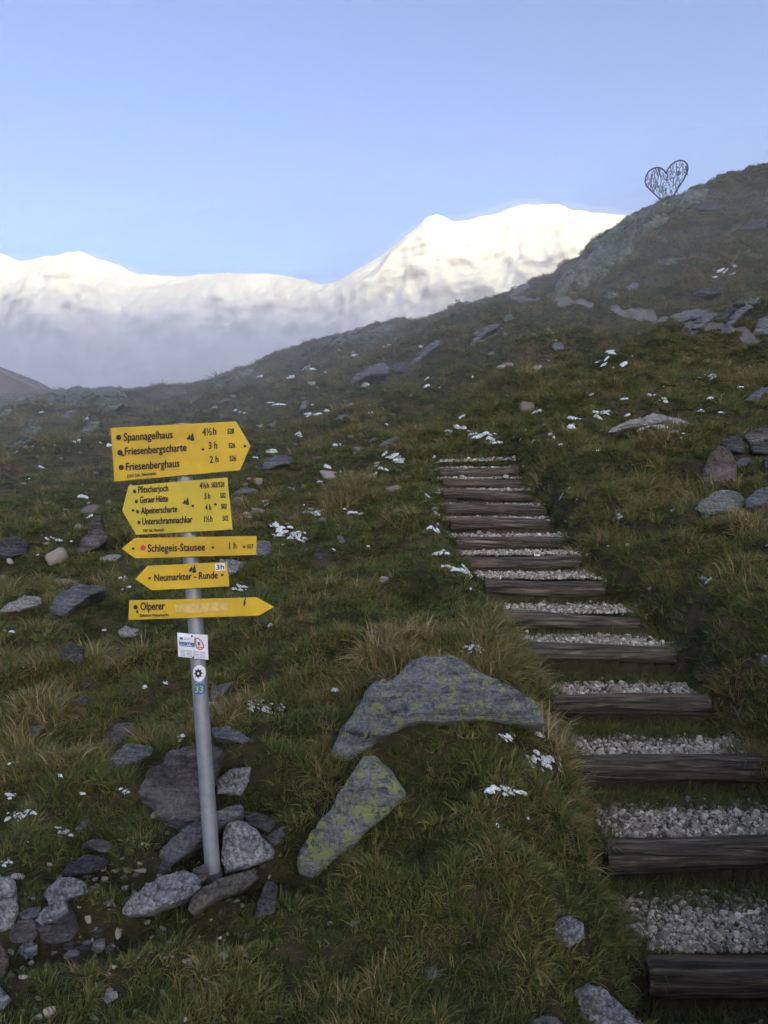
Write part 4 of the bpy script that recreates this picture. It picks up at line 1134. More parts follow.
for sx_, sy_, sw_, sh_ in SNOW + extra:
    if ground_at(sx_, sy_)[1] > 46: continue
    npatch = int(np.clip(sw_ * sh_ / 12, 1, 20))
    for q_ in range(npatch):
        ox = 0 if q_ == 0 else np.clip(r_.normal(0, 0.27), -0.5, 0.5) * sw_
        oy = 0 if q_ == 0 else np.clip(r_.normal(0, 0.30), -0.5, 0.5) * sh_ + 0.25 * ox * sh_ / sw_
        ww = sw_ / npatch ** 0.5 * r_.uniform(0.6, 2.1); hh = sh_ / npatch ** 0.5 * r_.uniform(0.35, 0.85)
        g = ground_at(sx_ + ox, sy_ + oy)
        s = g[1] / F
        a_, b_ = 0.27 * ww * s, min(0.40 * hh * s * 1.9, 0.30 * ww * s)
        M_, i0 = 20, len(sv)
        ph = r_.uniform(0, 50)
        ang = np.linspace(0, 2 * math.pi, M_, endpoint=False)
        rr_ = np.maximum(0.3, 1 + 1.1 * perlin(np.cos(ang) * 1.1 + ph, np.sin(ang) * 1.1 + ph) + 0.45 * perlin(np.cos(ang) * 3 + ph, np.sin(ang) * 4))
        lift = 0.016 + 0.0028 * g[1]
        hz_ = min(0.022, 0.35 * a_) * r_.uniform(0.6, 1.3)
        for kk, hf in ((1.0, -1.0), (0.92, 0.1), (0.7, 0.7), (0.4, 1.0)):
            X_ = g[0] + a_ * rr_ * kk * np.cos(ang); Y_ = g[1] + b_ * rr_ * kk * np.sin(ang)
            Z_ = height(X_, Y_) * 0.6 + 0.4 * g[2] + lift + hf * hz_ * (1 + 0.4 * perlin(X_ * 40, Y_ * 40))
            sv += list(np.stack([X_, Y_, Z_], 1))
        sv.append(np.array([g[0], g[1], g[2] + lift + 1.05 * hz_]))
        for j in range(3):
            for i in range(M_):
                i2 = (i + 1) % M_
                sf.append((i0 + j * M_ + i, i0 + j * M_ + i2, i0 + (j + 1) * M_ + i2, i0 + (j + 1) * M_ + i))
        for i in range(M_):
            sf.append((i0 + 3 * M_ + i, i0 + 3 * M_ + (i + 1) % M_, i0 + 4 * M_))
        SN.append((g[0], g[1], a_, b_))
snow = mesh_obj('snow', sv, sf, M_SNOW)
tag(snow, kind='stuff')

# grass tufts over the whole hillside
r_ = np.random.default_rng(12)
NT = 150000
e_ = 0.8
uu = r_.uniform(0, 1, NT)
rr = (1.3 ** e_ + uu * (58 ** e_ - 1.3 ** e_)) ** (1 / e_)
ta = r_.uniform(-0.60, 0.60, NT)
gx, gy = rr * np.sin(ta), rr * np.cos(ta)
ex_, ey_ = [], []
for k in range(len(LOGS)):
    y1_ = LY[k]
    y0_ = LY[k - 1] + ((0.58 if k < 6 else 0.8) if k else 0) * (LY[k] - LY[k - 1]) if k else LY[0] - 0.55
    m_ = 460 if k < 6 else 110
    f_ = np.sqrt(r_.uniform(0, 1, m_))
    ey_.append(y0_ + (y1_ - 0.03 - y0_) * f_)
    ex_.append(np.interp(ey_[-1], LY, LC) + r_.uniform(-1, 1, m_) * LW[k] * 0.52)
    m_ = 90                                # turf creeping over the ends of the log
    ey_.append(LY[k] + r_.uniform(-0.16, 0.12, m_))
    ex_.append(LC[k] + r_.choice([-1, 1], m_) * LW[k] * (0.5 + r_.normal(0.0, 0.05, m_)))
ex_, ey_ = np.concatenate(ex_), np.concatenate(ey_)
extra_n = len(ex_)
m_ = 30000                                 # the turf beside the photograph's edges
r2_ = (1.0 + r_.uniform(0, 1, m_) * (14.0 ** 0.8 - 1.0)) ** (1 / 0.8)
a2_ = r_.uniform(0.60, 1.25, m_) * r_.choice([-1, 1], m_)
gx, gy = np.concatenate([gx, r2_ * np.sin(a2_)]), np.concatenate([gy, r2_ * np.cos(a2_)])
gx, gy = np.concatenate([gx, ex_]), np.concatenate([gy, ey_])
rr, ta = np.hypot(gx, gy), np.arctan2(gx, gy)
NT = len(gx)
isx = np.arange(NT) >= NT - extra_n
keep = rr < np.interp(ta, _ska, _skr) + 3
i_, s_, w_ = path_frame(gx, gy)
ong = (np.abs(s_) < w_ - 0.02 + 0.14 * perlin(gx * 3, gy * 3)) & (gy > LY[0] - 0.25) & (gy < LY[-1] + 0.25)
fr = i_ - np.floor(i_ + 1e-9)
gap = (fr > 0.62) & (r_.uniform(0, 1, NT) < 0.9)          # tufts at the foot of the next log
keep &= ~ong | gap | isx
isgap = (ong & gap) | isx
# trail
tw = np.array([ground_at(a_, b_, 8) for a_, b_, c_ in TRAIL])
for k in range(len(tw) - 1):
    p0, p1 = tw[k][:2], tw[k + 1][:2]
    dv = p1 - p0
    tpar = np.clip(((gx - p0[0]) * dv[0] + (gy - p0[1]) * dv[1]) / (dv @ dv), 0, 1)
    dd = np.hypot(gx - p0[0] - tpar * dv[0], gy - p0[1] - tpar * dv[1])
    keep &= dd > 0.26
for cx_, cy2, a_, b_ in SN:
    keep &= ((gx - cx_) / (a_ * 0.6 + 0.01)) ** 2 + ((gy - cy2) / (b_ * 0.6 + 0.01)) ** 2 > 1
gz = height(gx, gy)
ppx, ppy = 384 + F * gx / gy, 512 - F * (gz - H) / gy
for poly, c, grassy in ROCKS:
    near = np.abs(gy - c[1]) < 0.12 * c[1] + 0.4
    m_ = np.zeros(len(gx), bool)
    idx = np.where(near & keep)[0]
    sh = np.array(poly); cc_ = sh.mean(0)
    ph_ = 0.09 * F / gy[idx]                       # a tuft stands about this many pixels tall
    m_[idx] = inside_poly(ppx[idx], ppy[idx], list(cc_ + (sh - cc_) * 1.0)) | (inside_poly(ppx[idx], ppy[idx] - 0.8 * ph_, list(sh)) & (r_.uniform(0, 1, len(idx)) < 0.12))
    m_ &= r_.uniform(0, 1, len(gx)) > grassy
    keep &= ~m_
# bare worn ground by the heap at the lower left
bare = sstep(0.05, 0.35, fbm(gx * 1.3 + 4, gy * 1.3 + 2, 3) + 0.35 * np.exp(-((gx + 1.15) ** 2 + (gy - 3.3) ** 2) / 0.35) - 0.12) * sstep(0.0, 0.8, -gx - 0.4) * (rr < 5)
keep &= r_.uniform(0, 1, NT) > 0.6 * bare
gx, gy, gz, rr, isgap = gx[keep], gy[keep], gz[keep], rr[keep], isgap[keep]
n = len(gx)
e = 0.06 + 0.01 * rr
dzx = (height(gx + e, gy) - height(gx - e, gy)) / (2 * e)
dzy = (height(gx, gy + e) - height(gx, gy - e)) / (2 * e)
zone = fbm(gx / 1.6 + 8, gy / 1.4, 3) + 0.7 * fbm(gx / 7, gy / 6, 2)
crown_ = 0.5 - np.abs(perlin(gx / 0.52 + 3, gy / 0.40 + 8))          # relief shading put into the tint: straw-coloured tussock tops, darker hollows
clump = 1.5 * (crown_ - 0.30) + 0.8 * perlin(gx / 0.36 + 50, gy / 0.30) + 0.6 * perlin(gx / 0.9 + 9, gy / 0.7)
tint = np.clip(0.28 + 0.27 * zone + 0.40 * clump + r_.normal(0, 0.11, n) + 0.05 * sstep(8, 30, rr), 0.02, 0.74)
tint = np.where(isgap, 0.22 + r_.normal(0, 0.08, n), tint)
size = (0.85 + 0.5 * np.clip(zone, -0.6, 0.8)) * r_.uniform(0.6, 1.3, n) * np.clip(0.85 + 0.45 * clump, 0.45, 1.5) * np.power(np.maximum(rr, 2.6) / 3.0, 0.40)
size = np.where(isgap, r_.uniform(0.45, 1.0, n), size)
size *= 1 - 0.45 * sstep(0.8, 1.0, rr / np.interp(np.arctan2(gx, gy), _ska, _skr))
vid = np.where(zone > 0.25, r_.choice([0, 2, 0, 5, 4, 1], n), np.where(zone < -0.25, r_.choice([1, 3, 6, 1, 5], n), r_.choice([0, 1, 2, 3, 5, 3], n)))
# tufts hang downhill
slope_dir = np.arctan2(-dzx, dzy)          # local -Y turns to point downhill
yaw = slope_dir + r_.normal(0, 1.1, n)
tiltx = np.clip(-0.25 * np.hypot(dzx, dzy), -0.4, 0.4)
rot = np.stack([r_.normal(0, 0.22, n), r_.normal(0, 0.22, n), yaw], 1)
wid = size * np.clip(np.power(np.maximum(rr, 3) / 3, 0.18), 1, 1.7)
scl = np.stack([wid, wid, size * r_.uniform(0.8, 1.15, n) * (1 - 0.25 * sstep(6, 30, rr))], 1)
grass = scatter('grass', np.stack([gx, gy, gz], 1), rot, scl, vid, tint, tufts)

# crushed stone on the treads
peb = []
for k in range(5):
    v_, f_ = boulder_mesh(300 + k, 8, 10, 0.05, 2)
    peb.append(proto('pebble', v_, f_, M_PEBBLE))
    peb[-1].data.polygons.foreach_set('use_smooth', [False] * len(peb[-1].data.polygons))
px_, py_ = [], []
r_ = np.random.default_rng(21)
for k in range(len(LOGS)):
    depth_ = [0.42, 0.40, 0.36, 0.34, 0.33, 0.32, 0.36, 0.30, 0.26, 0.24, 0.22, 0.26, 0.26, 0.3][k]
    cnt = int(3900 * depth_ / 0.4) if k < 5 else int(2300 * depth_ / 0.4)
    y0 = LY[k] + 0.10
    yy = y0 + depth_ * np.power(r_.uniform(0, 1, cnt), 1.15) * 1.15
    ii = np.interp(yy, LY, np.arange(14))
    w = LW[k] / 2 * 1.02
    xx = np.interp(yy, LY, LC) * 0.5 + LC[k] * 0.5 + r_.uniform(-1, 1, cnt) * w
    px_.append(xx); py_.append(yy)
    # strays round the ends and in front of the log
    m_ = 40
    px_.append(LC[k] + r_.choice([-1, 1], m_, p=[0.6, 0.4]) * (w + r_.exponential(0.06, m_))); py_.append(LY[k] + r_.uniform(-0.02, 0.4, m_))
    m_ = 14
    px_.append(LC[k] + r_.uniform(-1, 1, m_) * w); py_.append(LY[k] - r_.uniform(0.0, 0.08, m_))
qx, qy = np.concatenate(px_), np.concatenate(py_)
n = len(qx)
qs = r_.lognormal(math.log(0.0074), 0.40, n)
qz = height(qx, qy) + 0.035 * sstep(5.2, 7.5, qy) + qs * 0.35 + r_.uniform(0, 0.014, n) * (np.abs(path_frame(qx, qy)[1]) < path_frame(qx, qy)[2])
gravel = scatter('gravel', np.stack([qx, qy, qz], 1), r_.uniform(0, 6.28, (n, 3)), qs[:, None] * r_.uniform(0.65, 1.35, (n, 3)), r_.integers(0, 5, n), np.clip(r_.normal(0.48, 0.27, n), 0, 1), peb)

# small stones lying about in the grass of the slope
rv_ = []
for k in range(4):
    v_, f_ = boulder_mesh(400 + k, 9, 10, 0.05, 3)
    rv_.append(proto('small_stone', v_, f_, M_PEBBLE))
r_ = np.random.default_rng(31)
sp_ = []
for _ in range(520):
    a_, b_ = r_.uniform(-10, 560), 330 + 330 * r_.uniform(0, 1) ** 1.6
    g = ground_at(a_, b_)
    if 9 < g[1] < 46 and abs(path_frame(g[:1], g[1:2])[1][0]) > 1.0: sp_.append(g)
nb_ = 420                                  # grit on the bare ground of the lower left
bx_, by_ = r_.normal(-1.05, 0.38, nb_), r_.normal(3.15, 0.34, nb_)
sp_ = np.array(sp_)
ss_ = np.clip(r_.lognormal(math.log(0.042), 0.55, len(sp_)), 0.02, 0.16) * np.power(sp_[:, 1] / 14, 0.45)
sp_ = np.concatenate([sp_, np.stack([bx_, by_, height(bx_, by_) - 0.03], 1)])
ss_ = np.concatenate([ss_, np.clip(r_.lognormal(math.log(0.008), 0.45, nb_), 0.003, 0.017)])
rubble = scatter('rubble', sp_ + np.array([0, 0, 0.035]), r_.uniform(-0.5, 0.5, (len(sp_), 3)) + np.array([0, 0, 1]) * r_.uniform(0, 6, (len(sp_), 1)),
                 ss_[:, None] * np.stack([r_.uniform(0.9, 1.8, len(sp_)), r_.uniform(0.8, 1.2, len(sp_)), r_.uniform(0.4, 0.8, len(sp_))], 1), r_.integers(0, 4, len(sp_)), np.clip(r_.normal(0.32, 0.15, len(sp_)), 0, 1), rv_)

# trail surface
def ribbon(name, pts3, half, m, lift=0.03):
    pts3 = np.array(pts3)
    tt_ = np.linspace(0, len(pts3) - 1, 90)
    c = np.stack([np.interp(tt_, np.arange(len(pts3)), pts3[:, k]) for k in range(2)], 1)
    dv = np.gradient(c, axis=0); dv /= np.linalg.norm(dv, axis=1)[:, None]
    nn = np.stack([-dv[:, 1], dv[:, 0]], 1)
    rows = []
    for o_ in np.linspace(-1, 1, 7):
        hw = half * (1 + 0.4 * perlin(tt_ * 1.7, tt_ * 0 + 3))
        q_ = c + nn * (o_ * hw)[:, None]
        rows.append(np.concatenate([q_, (height(q_[:, 0], q_[:, 1]) + lift * (1.2 - abs(o_)))[:, None]], 1))
    return grid_mesh(name, np.array(rows), 90, 7, m)


trail = ribbon('path', tw, 0.26, M_DIRT, 0.10)
tag(trail, kind='structure')

# ------------------------------------------------------------------ the signpost
D = 3.30                                   # distance of the post
SB = D - 0.045                             # face of the boards
def Q(px, py, d=SB):
    return P(px, py, d)


base_pt, top_pt = P(213.3, 878, D), P(181.5, 424, D)
root = bpy.data.objects.new('signpost', None)
link(root)
root.location = base_pt
root.empty_display_size = 0.2
tag(root, 'leaning galvanised signpost carrying five yellow hiking arrow boards, set in a heap of stones', 'signpost')


def part(name, verts, faces, m, parent=root, label=None, smooth=False, sharp=None):
    """verts in world coordinates; the part hangs under the post"""
    o_base = np.array(root.location)
    o = mesh_obj(name, np.asarray(verts) - o_base, faces, m, parent, smooth=smooth, sharp=sharp)
    if label: o['label'] = label
    return o


def tube_geo(p0, p1, r0, r1, n_=24, cap=True):
    p0, p1 = np.array(p0), np.array(p1)
    ax = unit(p1 - p0)
    a = unit(np.cross(ax, (0.3, 1, 0.1))); b_ = np.cross(ax, a)
    an = np.linspace(0, 2 * math.pi, n_, endpoint=False)
    c = np.cos(an)[:, None] * a + np.sin(an)[:, None] * b_
    vs = np.concatenate([p0 + c * r0, p1 + c * r1])
    fs = [(i, (i + 1) % n_, n_ + (i + 1) % n_, n_ + i) for i in range(n_)]
    if cap:
        fs += [tuple(range(n_ - 1, -1, -1)), tuple(range(n_, 2 * n_))]
    return vs, fs


vs, fs = tube_geo(base_pt - unit(top_pt - base_pt) * 0.15, top_pt, 0.0305, 0.0305)
part('pole', vs, fs, M_GALV, smooth=True, sharp=50)
ax = unit(top_pt - base_pt)
vs, fs = tube_geo(base_pt - ax * 0.01, base_pt + ax * 0.03, 0.036, 0.036)
part('collar', vs, fs, M_STEEL, smooth=True, sharp=50)


def plate(name, corners, m, y=SB, th_=0.006, label=None, parent=root, bevel=0.0015):
    c = np.array([P(a_, b_, y) for a_, b_ in corners])
    nn = len(c)
    cen = c.mean(0)
    inn = cen + (c - cen) * (1 - bevel / 0.1)
    back = c + np.array([0, th_, 0])
    vs = np.concatenate([inn, c + np.array([0, 0.0012, 0]), back])
    fs = [tuple(range(nn))]
    for j in range(2):
        for i in range(nn):
            i2 = (i + 1) % nn
            fs.append((j * nn + i, (j + 1) * nn + i, (j + 1) * nn + i2, j * nn + i2))
    fs.append(tuple(range(3 * nn - 1, 2 * nn - 1, -1)))
    o = part(name, vs, fs, m, parent, label)
    return o


def z1(x, y):
    return 90 + x / 3.84, 400 + y / 3.84


_dg = None
def glyphs(txt):
    """outline of a line of text as flat mesh data, cap height 1"""
    def build(s_):
        cu = bpy.data.curves.new('lettering', 'FONT')
        cu.body = s_
        cu.resolution_u = 3
        cu.offset = 0.0
        ob = bpy.data.objects.new('lettering', cu)
        COL.objects.link(ob)
        dg = bpy.context.evaluated_depsgraph_get()
        me = bpy.data.meshes.new_from_object(ob.evaluated_get(dg))
        v_ = np.array([v.co[:2] for v in me.vertices]); f_ = [tuple(p_.vertices) for p_ in me.polygons]
        bpy.data.objects.remove(ob); bpy.data.curves.remove(cu); bpy.data.meshes.remove(me)
        return v_, f_
    if 'H' not in CAPH:
        hv, _ = build('H')
        CAPH['H'] = hv[:, 1].max()
    v_, f_ = build(txt)
    return v_ / CAPH['H'], f_
CAPH = {}


class Marks:
    """flat printing on a board; every line of text, dot and emblem becomes a piece of its own"""
    def __init__(self, y): self.items, self.y = [], y
    def add(self, pix, faces, kind=None, join=False, lift=0.0):
        v_ = [P(a_, b_, self.y - lift) for a_, b_ in pix]
        if join and self.items:
            k_, v0, f0 = self.items[-1]
            f0 += [tuple(len(v0) + k for k in f_) for f_ in faces]; v0 += v_
        else:
            self.items.append((kind, v_, [tuple(f_) for f_ in faces]))
    def text(self, txt, x0, x1, yb0, yb1, cap):
        """left/right ends and baselines in zoomed coordinates"""
        v_, f_ = glyphs(txt)
        xm, xM = v_[:, 0].min(), v_[:, 0].max()
        t_ = (v_[:, 0] - xm) / (xM - xm)
        X_ = x0 + t_ * (x1 - x0); Y_ = yb0 + t_ * (yb1 - yb0) - v_[:, 1] * cap
        w_ = cap * 0.035
        for q_, (sx0, sy0) in enumerate(((-w_, 0), (w_, 0), (0, -w_), (0, w_))):        # heavy strokes
            self.add([z1(a_ + sx0, b_ + sy0) for a_, b_ in zip(X_, Y_)], f_, 'lettering', q_ > 0, 0.0002 * q_)
    def dot(self, x, y, r, rx=None):
        an = np.linspace(0, 2 * math.pi, 18, endpoint=False)
        self.add([z1(x + (rx or r) * math.cos(a_), y - r * math.sin(a_)) for a_ in an], [tuple(range(18))], 'route_dot')
    def poly(self, pts_, kind=None, join=False):
        self.add([z1(*p_) for p_ in pts_], [tuple(range(len(pts_)))], kind, join)
    def tree(self, x, y, s):
        # small blackened emblem of a wooded hill
        self.poly([(x - s, y + s * 0.7), (x - s * 0.2, y - s * 0.5), (x + s * 0.05, y + 0.1 * s), (x - s * 0.2, y + s * 0.8)], 'emblem')
        self.poly([(x - s * 0.1, y + s * 0.9), (x + s * 0.15, y - s * 0.2), (x + s * 0.55, y - s), (x + s * 0.95, y + s), (x + s * 0.3, y + s * 1.05)], 'emblem', True)
    def build(self, name, m, parent, label=None):
        for k_, v_, f_ in self.items:
            part(k_ or name, v_, f_, m, parent, label)


LIFT = 0.0025
TY = SB - LIFT
def bolts(board, spots):
    for x, y in spots:
        c = P(*z1(x, y), SB)
        vs, fs = tube_geo(c + np.array([0, 0.002, 0]), c - np.array([0, 0.006, 0]), 0.0055, 0.0045, 10)
        part('bolt', vs, fs, M_RUST, board, smooth=True, sharp=40)


b1 = plate('sign_board', [z1(*p_) for p_ in [(79, 107), (560, 82), (616, 177), (575, 270), (93, 314)]], M_YELLOW, label='tallest yellow board, top of the post, three lines, pointing right')
k = Marks(TY)
k.text('Spannagelhaus', 130, 317, 157, 146, 29); k.text('Friesenbergscharte', 134, 370, 212, 195, 29); k.text('Friesenberghaus', 138, 343, 271, 256, 29)
k.text('DAV Sek. Neumarkt', 143, 254, 298, 287, 12)
k.text('4½h', 431, 484, 137, 133, 28); k.text('3 h', 456, 488, 188, 186, 26); k.text('2 h', 460, 493, 242, 239, 26)
k.text('528', 528, 553, 130, 129, 20); k.text('526', 532, 557, 185, 183, 20); k.text('526', 536, 561, 235, 233, 20)
for x, y in ((110, 144), (115, 202), (120, 259)): k.dot(x, y, 10.5)
k.tree(386, 140, 16)
k.build('lettering', M_BLACK, b1)
bolts(b1, [(434, 189), (595, 177), (126, 212)])

b2 = plate('sign_board', [z1(*p_) for p_ in [(147, 330), (527, 297), (547, 498), (176, 518), (123, 425)]], M_LEMON, label='lemon yellow board with four lines, second from the top, pointing left')
k = Marks(TY)
k.text('Pfitscherjoch', 185, 300, 357, 350, 25); k.text('Geraer Hütte', 192, 300, 396, 390, 25); k.text('Alpeinerscharte', 196, 334, 438, 430, 25); k.text('Unterschrammachkar', 201, 393, 479, 470, 25)
k.text('DAV Sek. Neumarkt', 205, 285, 507, 503, 11)
k.text('4½h', 421, 456, 340, 338, 22); k.text('502/528', 466, 516, 336, 333, 19); k.text('5 h', 440, 461, 380, 379, 22); k.text('502', 500, 521, 376, 375, 19)
k.text('4 h', 443, 465, 423, 422, 22); k.text('502', 504, 525, 418, 417, 19); k.text('1½h', 438, 470, 468, 466, 22); k.text('502', 509, 531, 464, 463, 19)
for x, y in ((171, 351), (178, 390), (183, 429), (188, 470)): k.dot(x, y, 7.5, 6)
k.tree(368, 388, 14)
k.build('lettering', M_BLACK, b2)
bolts(b2, [(166, 424), (395, 407), (482, 401)])

b3 = plate('sign_board', [z1(*p_) for p_ in [(121, 570), (172, 530), (640, 522), (638, 595), (172, 608)]], M_YELLOW, label='narrow yellow board with a red dot, pointing left')
k = Marks(TY)
k.text('Schlegeis-Stausee', 222, 441, 583, 578, 28); k.text('1 h', 535, 562, 572, 571, 25); k.text('507', 604, 627, 571, 570, 16)
k.build('lettering', M_BLACK, b3)
k = Marks(TY); k.dot(204, 568, 10.5); k.build('route_dot', M_REDP, b3)
bolts(b3, [(166, 571), (472, 566), (592, 564)])

b4 = plate('sign_board', [z1(*p_) for p_ in [(174, 688), (220, 637), (525, 622), (535, 716), (237, 731)]], M_YELLOW, label='shortest yellow board with a white corner patch, pointing left')
k = Marks(TY)
k.text('Neumarkter - Runde', 247, 490, 696, 685, 27); k.tree(393, 647, 16)
k.build('lettering', M_BLACK, b4)
k = Marks(TY); k.poly([(482, 657), (480, 629), (518, 626), (520, 654)]); pt = k.build('time_patch', M_WHITE, b4)
k = Marks(TY - 0.0015); k.text('3h', 485, 515, 652, 650, 19); k.build('lettering', M_BLACK, b4)
bolts(b4, [(229, 684), (508, 672)])

b5 = plate('sign_board', [z1(*p_) for p_ in [(150, 770), (640, 758), (706, 795), (650, 828), (147, 845)]], M_YELLOW, label='lowest yellow board with a faded strip, pointing right')
k = Marks(TY)
k.text('Olperer', 194, 287, 807, 804, 29); k.text('Sektion Neumarkt', 191, 302, 833, 830, 11); k.dot(175, 796, 9)
k.poly([(589, 790), (591, 770), (597, 760), (600, 758), (596, 775), (594, 794)], 'scratch')
k.build('lettering', M_BLACK, b5)
k = Marks(TY); k.poly([(325, 786), (528, 775), (530, 808), (400, 818), (328, 815)]); k.build('faded_strip', M_FADED, b5)
bolts(b5, [(594, 779), (182, 812)])


def z4(x, y):
    return 160 + x / 10.24, 620 + y / 10.24


PLY = D - 0.042
pq = plate('plaque', [z4(*p_) for p_ in [(175, 130), (485, 155), (495, 408), (185, 375)]], M_WHITE, y=PLY, th_=0.004, label='small white information plaque on the pole')


class Marks4(Marks):
    def text(self, txt, x0, x1, yb0, yb1, cap):
        v_, f_ = glyphs(txt)
        xm, xM = v_[:, 0].min(), v_[:, 0].max()
        t_ = (v_[:, 0] - xm) / (xM - xm)
        w_ = cap * 0.06
        for q_, (sx0, sy0) in enumerate(((-w_, 0), (w_, 0), (0, -w_), (0, w_))):
            self.add([z4(x0 + a_ * (x1 - x0) + sx0, yb0 + a_ * (yb1 - yb0) - b_ * cap + sy0) for a_, b_ in zip(t_, v_[:, 1])], f_, 'lettering', q_ > 0, 0.0002 * q_)
    def poly(self, pts_, join=False):
        self.add([z4(*p_) for p_ in pts_], [tuple(range(len(pts_)))], None, join)
    def line(self, pts_, w):
        for q_, ((x0, y0), (x1, y1)) in enumerate(zip(pts_, pts_[1:])):
            dx, dy = x1 - x0, y1 - y0
            l_ = math.hypot(dx, dy) + 1e-6
            nx, ny = -dy / l_ * w / 2, dx / l_ * w / 2
            self.poly([(x0 + nx, y0 + ny), (x1 + nx, y1 + ny), (x1 - nx, y1 - ny), (x0 - nx, y0 - ny)], join=q_ > 0)


k = Marks4(PLY - 0.002)
k.text('Interreg', 200, 352, 252, 262, 42)
k.poly([(200, 176), (234, 179), (236, 202), (202, 199)])
k.poly([(205, 260), (345, 269), (345, 276), (205, 267)])
k.poly([(385, 222), (408, 224), (410, 262), (388, 260)])
k.build('blue_print', M_BLUE, pq)
k = Marks4(PLY - 0.002)
k.line([(366, 190), (392, 190), (420, 212), (440, 245), (450, 275), (430, 298), (400, 300), (375, 280), (366, 240), (366, 190)], 11)
k.line([(388, 278), (452, 284)], 9)
k.build('red_print', M_REDP, pq)
k = Marks4(PLY - 0.002)
k.line([(358, 175), (353, 215), (352, 272)], 9)
k.build('green_print', M_GREENP, pq)
k = Marks4(PLY - 0.002)
for j in range(5):
    y = 303 + j * 14
    for a_, b_ in ((206, 262), (270, 330), (338, 398), (404, 464)):
        k.poly([(a_, y + (a_ - 206) * .1), (b_, y + (b_ - 206) * .1), (b_, y + 6 + (b_ - 206) * .1), (a_, y + 6 + (a_ - 206) * .1)], join=a_ > 206)
k.poly([(244, 180), (315, 186), (315, 192), (244, 186)]); k.poly([(244, 194), (300, 199), (300, 205), (244, 200)])
k.build('grey_print', M_GREYP, pq)
for x, y in ((328, 165), (342, 383)):
    c = P(*z4(x, y), PLY)
    vs, fs = tube_geo(c + np.array([0, 0.002, 0]), c - np.array([0, 0.005, 0]), 0.004, 0.0035, 10)
    part('bolt', vs, fs, M_RUST, pq, smooth=True, sharp=40)


def sticker(name, cx, cy_, rx, ry, m, label, lift):
    """a round sticker bent round the pole"""
    an = np.linspace(0, 2 * math.pi, 28, endpoint=False)
    vs = [wrap(cx, cy_, lift)] + [wrap(cx + rx * f_ * math.cos(a_), cy_ + ry * f_ * math.sin(a_), lift) for f_ in (0.2, 0.4, 0.6, 0.75, 0.88, 1.0) for a_ in an]
    fs = [(0, 1 + (i + 1) % 28, 1 + i) for i in range(28)]
    for q_ in range(5):
        fs += [(1 + 28 * q_ + i, 1 + 28 * q_ + (i + 1) % 28, 29 + 28 * q_ + (i + 1) % 28, 29 + 28 * q_ + i) for i in range(28)]
    return part(name, vs, fs, m, label=label)


def wrap(zx, zy, lift):
    """zoomed sticker coordinates onto the front of the pole"""
    px, py = z4(zx, zy)
    h = (878 - py) / (878 - 424)
    c = base_pt + (top_pt - base_pt) * h
    p = P(px, py, D - 0.03)
    dx = np.clip(p[0] - c[0], -0.0295, 0.0295)
    return np.array([c[0] + dx, c[1] - math.sqrt(max(0, 0.0305 ** 2 - dx * dx)) - lift, p[2]])


s1 = sticker('sticker', 397, 546, 64, 84, M_WHITE, 'round white sticker with a black edelweiss star', 0.0012)
vs, fs = [], []
for j in range(8):
    a_ = j * math.pi / 4
    i0 = len(vs)
    for rr_, da in ((14, -0.4), (34, -0.24), (62, 0.0), (34, 0.24), (14, 0.4)):
        vs.append(wrap(393 + rr_ * 0.82 * math.cos(a_ + da), 546 + rr_ * math.sin(a_ + da), 0.0034))
    fs.append((i0, i0 + 1, i0 + 2, i0 + 3, i0 + 4))
i0 = len(vs)
for j in range(20):
    for rr_ in (16, 40):
        a_ = j * math.pi / 10
        vs.append(wrap(393 + rr_ * 0.82 * math.cos(a_), 546 + rr_ * math.sin(a_), 0.0030))
for j in range(20):
    j2 = (j + 1) % 20
    fs.append((i0 + 2 * j, i0 + 2 * j + 1, i0 + 2 * j2 + 1, i0 + 2 * j2))
part('star_emblem', vs, fs, M_BLACK, s1)
s2 = sticker('sticker', 404, 706, 56, 62, M_SKYB, 'round blue sticker with yellow figures', 0.0012)
v_, f_ = glyphs('33')
xm, xM = v_[:, 0].min(), v_[:, 0].max()
part('lettering', [wrap(362 + (a_ - xm) / (xM - xm) * 78, 738 - b_ * 62, 0.0032) for a_, b_ in v_], f_, simple('yellow_print', (0.70, 0.52, 0.03)), s2)

# ------------------------------------------------------------------ the heart sculpture on the crest
HD = 47.0
hp = [(400, 590), (360, 560), (300, 510), (230, 445), (180, 395), (166, 345), (175, 290), (205, 235), (250, 202), (300, 190), (345, 200), (378, 225), (398, 262),
      (412, 215), (445, 170), (490, 132), (545, 112), (595, 122), (628, 155), (636, 205), (622, 260), (590, 320), (545, 395), (495, 475), (450, 540), (425, 575)]
hw = np.array([P(630 + a_ / 10.97, 150 + b_ / 10.97, HD) for a_, b_ in hp])
hroot = bpy.data.objects.new('heart_sculpture', None)
link(hroot)
hb = hw[0].copy(); hroot.location = hb
tag(hroot, 'dark metal heart sculpture standing on the skyline crag, filled with dangling bits', 'sculpture')


def sweep(points, r, closed, n_=8):
    pts_ = np.array(points); m_ = len(pts_)
    vs, fs = [], []
    for i in range(m_):
        d_ = unit(pts_[(i + 1) % m_] - pts_[i - 1]) if closed or 0 < i < m_ - 1 else unit(pts_[min(i + 1, m_ - 1)] - pts_[max(i - 1, 0)])
        a_ = np.array([0, 1.0, 0.0001]); b_ = unit(np.cross(d_, a_))
        for j in range(n_):
            t_ = 2 * math.pi * j / n_
            vs.append(pts_[i] + r * (math.cos(t_) * a_ + math.sin(t_) * b_))
    for i in range(m_ if closed else m_ - 1):
        i2 = (i + 1) % m_
        for j in range(n_):
            j2 = (j + 1) % n_
            fs.append((i * n_ + j, i2 * n_ + j, i2 * n_ + j2, i * n_ + j2))
    return vs, fs


